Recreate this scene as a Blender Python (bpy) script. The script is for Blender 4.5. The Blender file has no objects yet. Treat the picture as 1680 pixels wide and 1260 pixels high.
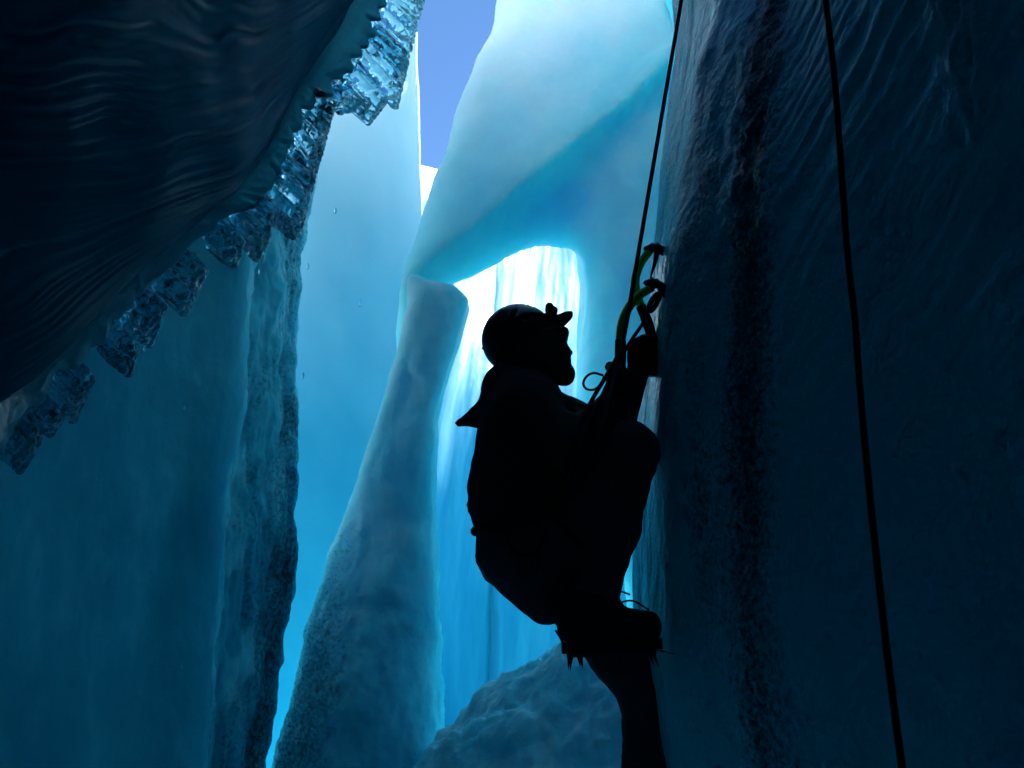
import bpy, math
import numpy as np
from mathutils import Vector

# ------------------------------------------------------------------ camera, sky, sun, exposure
scene = bpy.context.scene
PITCH = math.radians(15.0)
CAM = np.array([0.0, 0.0, 1.5])
cam_data = bpy.data.cameras.new("camera")
cam_data.sensor_width = 36.0
cam_data.lens = 30.0
cam_data.clip_start = 0.05
cam_data.clip_end = 3000.0
camera = bpy.data.objects.new("camera", cam_data)
scene.collection.objects.link(camera)
camera.location = CAM
camera.rotation_euler = (math.radians(90) + PITCH, 0, 0)
scene.camera = camera
cam_data.dof.use_dof = True
cam_data.dof.focus_distance = 2.45
cam_data.dof.aperture_fstop = 6.3

SUN_EL = math.radians(57.0)
SUN_H = np.array([0.70, 0.71])            # horizontal direction towards the sun
SUN_H = SUN_H / np.linalg.norm(SUN_H)
world = bpy.data.worlds.new("World")
scene.world = world
world.use_nodes = True
wn = world.node_tree.nodes
wl = world.node_tree.links
sky = wn.new("ShaderNodeTexSky")
sky.sky_type = 'NISHITA'
sky.sun_disc = False
sky.sun_elevation = SUN_EL
sky.sun_rotation = math.atan2(SUN_H[0], SUN_H[1])
sky.altitude = 2500.0
sky.air_density = 1.0
sky.dust_density = 0.0
sky.ozone_density = 1.6
tint = wn.new("ShaderNodeHueSaturation")
tint.inputs["Saturation"].default_value = 1.16
bg = wn["Background"]
bg.inputs["Strength"].default_value = 0.058
wl.new(sky.outputs[0], tint.inputs["Color"])
wl.new(tint.outputs[0], bg.inputs["Color"])

sun_data = bpy.data.lights.new("sun", 'SUN')
sun_data.energy = 5.0
sun_data.angle = math.radians(0.5)
sun_data.color = (1.0, 0.96, 0.90)
sun = bpy.data.objects.new("sun", sun_data)
scene.collection.objects.link(sun)
sd = Vector((SUN_H[0] * math.cos(SUN_EL), SUN_H[1] * math.cos(SUN_EL), math.sin(SUN_EL)))
sun.rotation_euler = sd.to_track_quat('Z', 'Y').to_euler()
sun.location = (3, 12, 16)

scene.view_settings.view_transform = 'Standard'
scene.view_settings.look = 'None'
scene.view_settings.exposure = 2.08
scene.view_settings.gamma = 1.0
scene.view_settings.use_curve_mapping = False
scene.cycles.max_bounces = 12
scene.cycles.diffuse_bounces = 6
scene.cycles.glossy_bounces = 4
scene.cycles.transmission_bounces = 8
scene.cycles.use_denoising = True
scene.cycles.use_adaptive_sampling = True
scene.cycles.adaptive_threshold = 0.02
scene.cycles.caustics_reflective = False
scene.cycles.caustics_refractive = False
scene.cycles.sample_clamp_indirect = 6.0

COL = scene.collection

# ------------------------------------------------------------------ helpers
FPX = 1400.0
FWD = np.array([0, math.cos(PITCH), math.sin(PITCH)])
UPV = np.array([0, -math.sin(PITCH), math.cos(PITCH)])


def P(px, py, Y):
    """World point at depth Y (metres along the crevasse) measured on the photograph."""
    d = np.array([(px - 840.0) / FPX, 0, 0]) + UPV * ((630.0 - py) / FPX) + FWD
    return CAM + d * (Y / d[1])


def PX(n, Y):
    """n photo pixels as metres at depth Y."""
    return n * Y / FPX


def _hash(ix, iy, iz, seed):
    h = (ix.astype(np.int64) * 374761393 + iy.astype(np.int64) * 668265263
         + iz.astype(np.int64) * 2147483647 + seed * 974634777) & 0xFFFFFFFF
    h = ((h ^ (h >> 13)) * 1274126177) & 0xFFFFFFFF
    h = ((h ^ (h >> 16)) * 2246822519) & 0xFFFFFFFF
    return h ^ (h >> 15)


def noise3(x, y, z, seed=0):
    """Gradient noise, about -1..1."""
    x, y, z = np.broadcast_arrays(np.asarray(x, float), np.asarray(y, float), np.asarray(z, float))
    x0 = np.floor(x); y0 = np.floor(y); z0 = np.floor(z)
    fx = x - x0; fy = y - y0; fz = z - z0
    u = fx * fx * fx * (fx * (fx * 6 - 15) + 10)
    v = fy * fy * fy * (fy * (fy * 6 - 15) + 10)
    w = fz * fz * fz * (fz * (fz * 6 - 15) + 10)
    tot = 0
    for i in (0, 1):
        for j in (0, 1):
            for k in (0, 1):
                h = _hash(x0 + i, y0 + j, z0 + k, seed)
                gx = ((h & 1023) / 511.5 - 1)
                gy = (((h >> 10) & 1023) / 511.5 - 1)
                gz = (((h >> 20) & 1023) / 511.5 - 1)
                g = gx * (fx - i) + gy * (fy - j) + gz * (fz - k)
                tot = tot + g * (u if i else 1 - u) * (v if j else 1 - v) * (w if k else 1 - w)
    return tot * 1.3


def fbm(x, y, z, oct=4, seed=0, gain=0.5):
    t = 0; a = 1.0; f = 1.0
    for o in range(oct):
        t = t + a * noise3(x * f, y * f, z * f, seed + o * 17)
        a *= gain; f *= 2.03
    return t


def ridged(x, y, z, oct=3, seed=0):
    t = 0; a = 1.0; f = 1.0
    for o in range(oct):
        t = t + a * (1 - np.abs(noise3(x * f, y * f, z * f, seed + o * 31)) * 1.6)
        a *= 0.5; f *= 2.1
    return t


def sstep(a, b, x):
    t = np.clip((x - a) / (b - a), 0, 1)
    return t * t * (3 - 2 * t)


def mesh_object(name, verts, faces, material, parent=None, smooth=True, attrs=None):
    me = bpy.data.meshes.new(name)
    verts = np.asarray(verts, dtype=np.float32)
    if isinstance(faces, np.ndarray):
        n, k = faces.shape
        me.vertices.add(len(verts)); me.vertices.foreach_set("co", verts.ravel())
        me.loops.add(n * k); me.loops.foreach_set("vertex_index", faces.astype(np.int32).ravel())
        me.polygons.add(n)
        me.polygons.foreach_set("loop_start", np.arange(0, n * k, k, dtype=np.int32))
        me.update(calc_edges=True)
        me.validate()
    else:
        me.from_pydata([tuple(map(float, v)) for v in verts], [], [tuple(f) for f in faces])
        me.update()
    if smooth:
        me.polygons.foreach_set("use_smooth", np.ones(len(me.polygons), dtype=bool))
    if attrs:
        for an, av in attrs.items():
            at = me.attributes.new(an, 'FLOAT', 'POINT')
            at.data.foreach_set("value", np.asarray(av, dtype=np.float32).ravel())
    me.materials.append(material)
    o = bpy.data.objects.new(name, me)
    COL.objects.link(o)
    if parent is not None:
        o.parent = parent
        o.matrix_parent_inverse = parent.matrix_basis.inverted()
    return o


def thing(name, label, category, loc=(0, 0, 0), group=None):
    o = bpy.data.objects.new(name, None)
    o.empty_display_size = 0.1
    COL.objects.link(o)
    o.location = loc
    tag(o, label, category, group)
    return o


def tag(o, label=None, category=None, group=None, kind=None):
    if label: o["label"] = label
    if category: o["category"] = category
    if group: o["group"] = group
    if kind: o["kind"] = kind
    return o


def catmull(pts, n):
    """Catmull-Rom through pts (k,d), n samples, roughly even in arc length."""
    p = np.asarray(pts, float)
    p = np.vstack([2 * p[0] - p[1], p, 2 * p[-1] - p[-2]])
    out = []
    m = 24
    for i in range(1, len(p) - 2):
        t = np.linspace(0, 1, m, endpoint=False)[:, None]
        a, b, c, d = p[i - 1], p[i], p[i + 1], p[i + 2]
        out.append(0.5 * ((2 * b) + (-a + c) * t + (2 * a - 5 * b + 4 * c - d) * t ** 2 + (-a + 3 * b - 3 * c + d) * t ** 3))
    out.append(p[-2][None])
    q = np.vstack(out)
    s = np.r_[0, np.cumsum(np.linalg.norm(np.diff(q, axis=0), axis=1))]
    si = np.linspace(0, s[-1], n)
    return np.stack([np.interp(si, s, q[:, k]) for k in range(q.shape[1])], 1)


def interp_z(pix, Y):
    """silhouette points (px,py) at depth Y -> function z -> x"""
    w = np.array([P(a, b, Y) for a, b in pix])
    o = np.argsort(w[:, 2])
    return lambda z: np.interp(z, w[o, 2], w[o, 0])


def grid_normals(g):
    du = np.gradient(g, axis=1)
    dv = np.gradient(g, axis=0)
    n = np.cross(du, dv)
    return n / (np.linalg.norm(n, axis=2, keepdims=True) + 1e-9)


def ring_solid(name, grid, back, material, parent=None, attrs=None):
    """grid (nv,nu,3): the dense visible face; back (nv,nb,3): the sparse points that close each ring behind it."""
    full = np.concatenate([grid, back], axis=1)
    nv, nu, _ = full.shape
    idx = np.arange(nv * nu).reshape(nv, nu)
    a = idx[:-1]; b = idx[1:]
    q = np.stack([a, np.roll(a, -1, 1), np.roll(b, -1, 1), b], -1).reshape(-1, 4)
    verts = full.reshape(-1, 3)
    c0 = full[0].mean(0); c1 = full[-1].mean(0)
    verts = np.vstack([verts, c0, c1])
    n0 = nv * nu
    bot = np.stack([np.full(nu, n0), np.roll(idx[0], -1), idx[0], idx[0]], -1)
    top = np.stack([np.full(nu, n0 + 1), idx[-1], np.roll(idx[-1], -1), np.roll(idx[-1], -1)], -1)
    faces = [tuple(f) for f in ()]
    me_faces = q
    o = mesh_object(name, verts, me_faces, material, parent, True,
                    {k: np.r_[np.concatenate([v, np.zeros((nv, nu - v.shape[1]))], 1).ravel(), 0, 0] for k, v in (attrs or {}).items()})
    import bmesh
    bm = bmesh.new(); bm.from_mesh(o.data); bm.verts.ensure_lookup_table()
    for tri in np.vstack([bot[:, :3], top[:, :3]]):
        try:
            bm.faces.new([bm.verts[int(i)] for i in tri])
        except ValueError:
            pass
    bmesh.ops.recalc_face_normals(bm, faces=bm.faces)
    bm.to_mesh(o.data); bm.free()
    return o


# ---- signed distance fields meshed with surface nets
class Field:
    def __init__(self, lo, hi, h):
        self.lo = np.asarray(lo, float); self.h = h
        self.n = np.ceil((np.asarray(hi, float) - self.lo) / h).astype(int) + 1
        self.f = np.full(self.n, 1.0, dtype=np.float32)

    def coords(self, sl):
        ax = [self.lo[i] + self.h * np.arange(sl[i].start, sl[i].stop) for i in range(3)]
        return np.meshgrid(*ax, indexing='ij', sparse=True)

    def box(self, lo, hi):
        a = np.clip(np.floor((np.asarray(lo) - self.lo) / self.h).astype(int), 0, self.n)
        b = np.clip(np.ceil((np.asarray(hi) - self.lo) / self.h).astype(int) + 1, 0, self.n)
        return tuple(slice(int(i), int(j)) for i, j in zip(a, b))

    def merge(self, sl, d, k):
        f = self.f[sl]
        if k > 0:
            hh = np.clip(0.5 + 0.5 * (f - d) / k, 0, 1)
            self.f[sl] = f * (1 - hh) + d * hh - k * hh * (1 - hh)
        else:
            self.f[sl] = np.minimum(f, d)

    def cut(self, sl, d, k):
        f = self.f[sl]
        hh = np.clip(0.5 - 0.5 * (f + d) / k, 0, 1)
        self.f[sl] = f * (1 - hh) - d * hh + k * hh * (1 - hh)

    def capsule(self, a, b, ra, rb=None, k=0.02, flat=1.0, cut=False):
        a = np.asarray(a, float); b = np.asarray(b, float)
        rb = ra if rb is None else rb
        m = max(ra, rb) + k * 2 + self.h * 2
        sl = self.box(np.minimum(a, b) - m, np.maximum(a, b) + m)
        x, y, z = self.coords(sl)
        ab = b - a
        L = max(float(ab @ ab), 1e-9)
        t = np.clip(((x - a[0]) * ab[0] + (y - a[1]) * ab[1] + (z - a[2]) * ab[2]) / L, 0, 1)
        dx = x - a[0] - t * ab[0]; dy = (y - a[1] - t * ab[1]) / flat; dz = z - a[2] - t * ab[2]
        d = np.sqrt(dx * dx + dy * dy + dz * dz) - (ra + t * (rb - ra))
        (self.cut if cut else self.merge)(sl, d, k)
        return self

    def ellipsoid(self, c, r, k=0.02, rot=None, cut=False):
        c = np.asarray(c, float); r = np.asarray(r, float)
        m = r.max() + 2 * k + 2 * self.h
        sl = self.box(c - m, c + m)
        x, y, z = self.coords(sl)
        X, Y, Z = np.broadcast_arrays(x - c[0], y - c[1], z - c[2])
        if rot is not None:                       # rotation in the x-z plane (radians)
            cs, sn = math.cos(rot), math.sin(rot)
            X, Z = X * cs + Z * sn, -X * sn + Z * cs
        k0 = np.sqrt((X / r[0]) ** 2 + (Y / r[1]) ** 2 + (Z / r[2]) ** 2)
        k1 = np.sqrt((X / r[0] ** 2) ** 2 + (Y / r[1] ** 2) ** 2 + (Z / r[2] ** 2) ** 2) + 1e-9
        d = k0 * (k0 - 1) / k1
        (self.cut if cut else self.merge)(sl, d, k)
        return self

    def chain(self, pts, radii, k=0.02, flat=1.0):
        for i in range(len(pts) - 1):
            self.capsule(pts[i], pts[i + 1], radii[i], radii[i + 1], k, flat)
        return self

    def mesh(self):
        f = self.f
        s = f < 0
        nx, ny, nz = f.shape
        cnt = np.zeros((nx - 1, ny - 1, nz - 1), np.float32)
        acc = np.zeros((nx - 1, ny - 1, nz - 1, 3), np.float32)
        for ax in range(3):
            o1, o2 = [a for a in range(3) if a != ax]
            sa = [slice(None)] * 3; sb = [slice(None)] * 3
            sa[ax] = slice(0, -1); sb[ax] = slice(1, None)
            fa = f[tuple(sa)]; fb = f[tuple(sb)]
            cr = (fa < 0) != (fb < 0)
            t = np.where(cr, fa / np.where(cr, fa - fb, 1), 0)
            for p in (0, 1):
                for q in (0, 1):
                    sl = [slice(None)] * 3
                    sl[o1] = slice(p, f.shape[o1] - 1 + p); sl[o2] = slice(q, f.shape[o2] - 1 + q)
                    c = cr[tuple(sl)]
                    cnt += c
                    acc[..., ax] += np.where(c, t[tuple(sl)], 0)
                    if p: acc[..., o1] += c
                    if q: acc[..., o2] += c
        act = cnt > 0
        idx = np.full(act.shape, -1, np.int64)
        ii = np.argwhere(act)
        idx[act] = np.arange(len(ii))
        v = (ii + acc[act] / cnt[act][:, None]) * self.h + self.lo
        quads = []
        for ax in range(3):
            o1, o2 = (ax + 1) % 3, (ax + 2) % 3
            sa = [slice(None)] * 3; sb = [slice(None)] * 3
            sa[ax] = slice(0, -1); sb[ax] = slice(1, None)
            A = s[tuple(sa)]; B = s[tuple(sb)]
            e = np.argwhere(A != B)
            e = e[(e[:, o1] > 0) & (e[:, o2] > 0) & (e[:, o1] < f.shape[o1] - 1) & (e[:, o2] < f.shape[o2] - 1)]
            inside = A[tuple(e.T)]
            c = []
            for p, q in ((1, 1), (0, 1), (0, 0), (1, 0)):
                g = e.copy(); g[:, o1] -= p; g[:, o2] -= q
                c.append(idx[tuple(g.T)])
            qd = np.stack(c, 1)
            qd[~inside] = qd[~inside][:, ::-1]
            quads.append(qd)
        quads = np.vstack(quads)
        quads = quads[(quads >= 0).all(1)]
        return v, quads


def vert_normals(v, q):
    n = np.zeros_like(v)
    fn = np.cross(v[q[:, 2]] - v[q[:, 0]], v[q[:, 3]] - v[q[:, 1]])
    for i in range(4):
        np.add.at(n, q[:, i], fn)
    return n / (np.linalg.norm(n, axis=1, keepdims=True) + 1e-12)


def relax(v, q, it=2, lam=0.5):
    e = np.vstack([q[:, [0, 1]], q[:, [1, 2]], q[:, [2, 3]], q[:, [3, 0]]])
    for _ in range(it):
        s = np.zeros_like(v); c = np.zeros(len(v))
        np.add.at(s, e[:, 0], v[e[:, 1]]); np.add.at(c, e[:, 0], 1)
        np.add.at(s, e[:, 1], v[e[:, 0]]); np.add.at(c, e[:, 1], 1)
        v = v + lam * (s / np.maximum(c, 1)[:, None] - v)
    return v


def poly_sdf(poly, X, Z):
    """signed distance of 2-D points to a polygon (negative inside)."""
    p = np.asarray(poly, float)
    d = np.full(X.shape, 1e9); inside = np.zeros(X.shape, bool)
    for i in range(len(p)):
        a = p[i]; b = p[(i + 1) % len(p)]
        e = b - a
        wx = X - a[0]; wz = Z - a[1]
        t = np.clip((wx * e[0] + wz * e[1]) / max(e @ e, 1e-12), 0, 1)
        d = np.minimum(d, (wx - t * e[0]) ** 2 + (wz - t * e[1]) ** 2)
        c = ((a[1] > Z) != (b[1] > Z)) & (X < (b[0] - a[0]) * (Z - a[1]) / (b[1] - a[1] + 1e-12) + a[0])
        inside ^= c
    return np.where(inside, -1, 1) * np.sqrt(d)


def smax(a, b, k):
    h = np.clip(0.5 - 0.5 * (a - b) / k, 0, 1)
    return a * (1 - h) + b * h + k * h * (1 - h)


def tube(name, pts, r, material, parent=None, seg=10, n=None, close=False):
    p = catmull(pts, n or max(8, len(pts) * 8))
    if not hasattr(r, '__len__'):
        rr = np.full(len(p), r)
    else:
        rr = np.interp(np.linspace(0, 1, len(p)), np.linspace(0, 1, len(r)), r)
    v = []; f = []
    t = np.gradient(p, axis=0); t /= np.linalg.norm(t, axis=1, keepdims=True) + 1e-12
    ref = np.array([0.13, 0.97, 0.2])
    for i in range(len(p)):
        a = np.cross(t[i], ref); a /= np.linalg.norm(a) + 1e-12
        b = np.cross(t[i], a)
        for j in range(seg):
            th = 2 * math.pi * j / seg
            v.append(p[i] + rr[i] * (a * math.cos(th) + b * math.sin(th)))
    for i in range(len(p) - 1):
        for j in range(seg):
            k = (j + 1) % seg
            f.append((i * seg + j, i * seg + k, (i + 1) * seg + k, (i + 1) * seg + j))
    f.append(tuple(range(seg))[::-1])
    f.append(tuple((len(p) - 1) * seg + j for j in range(seg)))
    return mesh_object(name, v, f, material, parent)


# ------------------------------------------------------------------ materials
def new_mat(name):
    m = bpy.data.materials.new(name)
    m.use_nodes = True
    return m, m.node_tree.nodes, m.node_tree.links, m.node_tree.nodes["Principled BSDF"]


def ice_material(name, c1, c2, rough=0.3, sss=0.0, radius=(0.05, 0.25, 0.45), scale=1.0, bump=0.3,
                 bump_scale=8.0, stretch=(1, 1, 1), dirt_scale=14.0, grain=0.0, spec=0.5, dirt_lo=0.52, trans=0.0, bump_dist=0.02, fine=45.0, sparkle=0.0):
    m, N, L, bs = new_mat(name)
    geo = N.new("ShaderNodeTexCoord")
    mp = N.new("ShaderNodeMapping")
    mp.inputs["Scale"].default_value = stretch
    L.new(geo.outputs["Object"], mp.inputs["Vector"])
    n1 = N.new("ShaderNodeTexNoise"); n1.inputs["Scale"].default_value = scale
    n1.inputs["Detail"].default_value = 6; n1.inputs["Roughness"].default_value = 0.6
    L.new(mp.outputs[0], n1.inputs["Vector"])
    rmp = N.new("ShaderNodeValToRGB")
    rmp.color_ramp.elements[0].position = 0.35; rmp.color_ramp.elements[1].position = 0.68
    rmp.color_ramp.elements[0].color = (*c1, 1); rmp.color_ramp.elements[1].color = (*c2, 1)
    L.new(n1.outputs["Fac"], rmp.inputs["Fac"])
    # sediment frozen into the ice: a mask carried by the mesh, broken up by fine noise
    at = N.new("ShaderNodeAttribute"); at.attribute_name = "dirt"
    n2 = N.new("ShaderNodeTexNoise"); n2.inputs["Scale"].default_value = dirt_scale
    n2.inputs["Detail"].default_value = 9; n2.inputs["Roughness"].default_value = 0.72
    L.new(geo.outputs["Object"], n2.inputs["Vector"])
    add = N.new("ShaderNodeMath"); add.operation = 'ADD'
    mul = N.new("ShaderNodeMath"); mul.operation = 'MULTIPLY'; mul.inputs[1].default_value = 0.42
    L.new(at.outputs["Fac"], mul.inputs[0])
    L.new(mul.outputs[0], add.inputs[0]); L.new(n2.outputs["Fac"], add.inputs[1])
    r2 = N.new("ShaderNodeMapRange"); r2.inputs["From Min"].default_value = dirt_lo + 0.2
    r2.inputs["From Max"].default_value = dirt_lo + 0.46; r2.inputs["To Max"].default_value = 0.88; r2.clamp = True
    L.new(add.outputs[0], r2.inputs["Value"])
    gate = N.new("ShaderNodeMath"); gate.operation = 'MULTIPLY'
    gr = N.new("ShaderNodeMapRange"); gr.inputs["From Min"].default_value = 0.02; gr.inputs["From Max"].default_value = 0.25
    L.new(at.outputs["Fac"], gr.inputs["Value"])
    L.new(r2.outputs[0], gate.inputs[0]); L.new(gr.outputs[0], gate.inputs[1])
    mix = N.new("ShaderNodeMix"); mix.data_type = 'RGBA'
    mix.inputs["B"].default_value = (0.014, 0.024, 0.030, 1)
    fa = N.new("ShaderNodeAttribute"); fa.attribute_name = "frost_and_light"
    fm = N.new("ShaderNodeMix"); fm.data_type = 'RGBA'; fm.inputs["B"].default_value = (0.80, 0.88, 0.92, 1)  # pale mix: real frost, plus brighter light painted into the ice colour
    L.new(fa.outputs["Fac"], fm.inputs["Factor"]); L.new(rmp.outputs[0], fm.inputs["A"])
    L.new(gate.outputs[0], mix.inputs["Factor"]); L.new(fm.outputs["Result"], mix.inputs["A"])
    L.new(mix.outputs["Result"], bs.inputs["Base Color"])
    bs.inputs["Roughness"].default_value = rough
    bs.inputs["IOR"].default_value = 1.31
    bs.inputs["Specular IOR Level"].default_value = spec
    bs.inputs["Specular Tint"].default_value = (0.40, 0.80, 1.0, 1)
    bs.inputs["Subsurface Weight"].default_value = sss
    bs.inputs["Subsurface Radius"].default_value = radius
    bs.inputs["Subsurface Scale"].default_value = 1.0
    bs.inputs["Transmission Weight"].default_value = trans
    nb = N.new("ShaderNodeTexNoise"); nb.inputs["Scale"].default_value = bump_scale
    nb.inputs["Detail"].default_value = 5; nb.inputs["Roughness"].default_value = 0.55
    L.new(mp.outputs[0], nb.inputs["Vector"])
    nf = N.new("ShaderNodeTexNoise"); nf.inputs["Scale"].default_value = fine
    nf.inputs["Detail"].default_value = 4; nf.inputs["Roughness"].default_value = 0.65
    L.new(geo.outputs["Object"], nf.inputs["Vector"])
    ga = N.new("ShaderNodeMath"); ga.operation = 'MULTIPLY_ADD'
    L.new(nf.outputs["Fac"], ga.inputs[0])
    gm = N.new("ShaderNodeMath"); gm.operation = 'MULTIPLY_ADD'; gm.inputs[1].default_value = 0.6; gm.inputs[2].default_value = grain
    L.new(at.outputs["Fac"], gm.inputs[0])
    L.new(gm.outputs[0], ga.inputs[1]); L.new(nb.outputs["Fac"], ga.inputs[2])
    bp = N.new("ShaderNodeBump"); bp.inputs["Strength"].default_value = bump
    bp.inputs["Distance"].default_value = bump_dist
    L.new(ga.outputs[0], bp.inputs["Height"])
    L.new(bp.outputs[0], bs.inputs["Normal"])
    return m


def plain_mat(name, color, rough=0.6, metal=0.0, bump=0.0, scale=80.0, var=0.25, spec=0.5, coat=0.0):
    m, N, L, bs = new_mat(name)
    geo = N.new("ShaderNodeTexCoord")
    n1 = N.new("ShaderNodeTexNoise"); n1.inputs["Scale"].default_value = scale; n1.inputs["Detail"].default_value = 4
    L.new(geo.outputs["Object"], n1.inputs["Vector"])
    rmp = N.new("ShaderNodeValToRGB")
    rmp.color_ramp.elements[0].position = 0.3; rmp.color_ramp.elements[1].position = 0.7
    rmp.color_ramp.elements[0].color = (*[c * (1 - var) for c in color], 1)
    rmp.color_ramp.elements[1].color = (*[min(1, c * (1 + var)) for c in color], 1)
    L.new(n1.outputs["Fac"], rmp.inputs["Fac"]); L.new(rmp.outputs[0], bs.inputs["Base Color"])
    bs.inputs["Roughness"].default_value = rough; bs.inputs["Metallic"].default_value = metal
    bs.inputs["Specular IOR Level"].default_value = spec
    bs.inputs["Coat Weight"].default_value = coat
    if bump > 0:
        bp = N.new("ShaderNodeBump"); bp.inputs["Strength"].default_value = bump; bp.inputs["Distance"].default_value = 0.004
        L.new(n1.outputs["Fac"], bp.inputs["Height"]); L.new(bp.outputs[0], bs.inputs["Normal"])
    return m


ICE_PALE = ice_material("pale_blue_ice", (0.24, 0.74, 0.88), (0.46, 0.86, 0.93), rough=0.42, sss=1.0, radius=(0.14, 0.5, 0.55), scale=1.6, bump=0.4, bump_scale=4, grain=0.12, bump_dist=0.03)
ICE_BLUE = ice_material("blue_ice", (0.045, 0.33, 0.43), (0.09, 0.42, 0.52), rough=0.6, spec=0.3, sss=0.7, radius=(0.05, 0.3, 0.38), scale=1.3, bump=0.35, bump_scale=9, grain=0.25, dirt_scale=38, dirt_lo=0.39)
ICE_WALL = ice_material("wet_blue_ice", (0.05, 0.72, 0.83), (0.09, 0.76, 0.86), spec=0.09, dirt_lo=0.42, rough=0.24, scale=1.8, bump=0.55, bump_scale=24, grain=0.2, dirt_scale=64)
ICE_GRAIN = ice_material("grainy_pale_ice", (0.20, 0.70, 0.82), (0.34, 0.79, 0.88), rough=0.5, sss=0.6, radius=(0.05, 0.22, 0.26), scale=2.2, bump=0.5, bump_scale=12, grain=0.5, dirt_scale=45, dirt_lo=0.45)
ICE_DEEP = ice_material("deep_blue_ice", (0.03, 0.28, 0.45), (0.06, 0.35, 0.51), rough=0.55, scale=0.7, bump=0.2, bump_scale=4, grain=0.1, spec=0.25)
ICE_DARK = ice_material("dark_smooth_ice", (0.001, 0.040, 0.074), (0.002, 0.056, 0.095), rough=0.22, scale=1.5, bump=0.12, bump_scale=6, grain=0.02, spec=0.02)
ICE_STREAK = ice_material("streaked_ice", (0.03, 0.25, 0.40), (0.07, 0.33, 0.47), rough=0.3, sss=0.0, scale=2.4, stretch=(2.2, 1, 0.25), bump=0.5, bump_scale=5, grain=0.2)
SNOW = ice_material("snow", (0.84, 0.86, 0.88), (0.88, 0.90, 0.92), rough=0.8, scale=0.5, bump=0.3, bump_scale=3, grain=0.4, spec=0.2)

# ------------------------------------------------------------------ the setting
# --- glacier surface behind the crevasse (snow), reaching to the horizon
def make_snow_surface():
    n = 150
    u = np.linspace(-1, 1, n)
    xs = np.sign(u) * (np.abs(u) ** 3 * 590 + np.abs(u) * 10)
    v = np.linspace(0, 1, n)
    ys = 13.6 + v * 12 + v ** 3 * 1100
    X, Y = np.meshgrid(xs, ys)
    Z = 10.1 + 0.75 * np.exp(-((X + 2.1) / 1.3) ** 2) + 1.2 * sstep(0.8, 3.6, X) * np.exp(-((X - 4) / 8) ** 2)
    Z = Z + 0.18 * fbm(X * 0.3, Y * 0.3, 0 * X, 3, 5)
    Z = Z - 0.99 * np.clip(16.6 - Y, 0, 9) * sstep(6, 2, np.abs(X)) - 0.012 * np.clip(Y - 15, 0, 100)
    top = np.stack([X, Y, Z], -1)
    front = top[0].copy(); rows = []
    for dz in np.linspace(4.5, 0, 7)[:-1]:
        r = front.copy(); r[:, 2] -= dz; r[:, 1] -= 0.1 * dz; rows.append(r)
    g = np.concatenate([np.array(rows), top], 0)
    nv, nu, _ = g.shape
    idx = np.arange(nv * nu).reshape(nv, nu)
    q = np.stack([idx[:-1, :-1], idx[:-1, 1:], idx[1:, 1:], idx[1:, :-1]], -1).reshape(-1, 4)
    o = mesh_object("snow_slope", g.reshape(-1, 3), q, SNOW)
    tag(o, "white sunlit snow slope under the blue sky behind the ice arch", "snow", kind="structure")


make_snow_surface()


# --- floor of the crevasse
def make_floor():
    n = 160
    xs = np.linspace(-6, 6, n); ys = np.linspace(-6, 14, n)
    X, Y = np.meshgrid(xs, ys)
    Z = 0.12 * fbm(X * 0.9, Y * 0.9, 0 * X, 4, 3)
    g = np.stack([X, Y, Z], -1)
    idx = np.arange(n * n).reshape(n, n)
    q = np.stack([idx[:-1, :-1], idx[:-1, 1:], idx[1:, 1:], idx[1:, :-1]], -1).reshape(-1, 4)
    o = mesh_object("crevasse_floor", g.reshape(-1, 3), q, ICE_WALL)
    tag(o, "dim blue icy floor at the bottom of the crevasse", "floor", kind="structure")


make_floor()

TOP = 10.0


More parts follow.
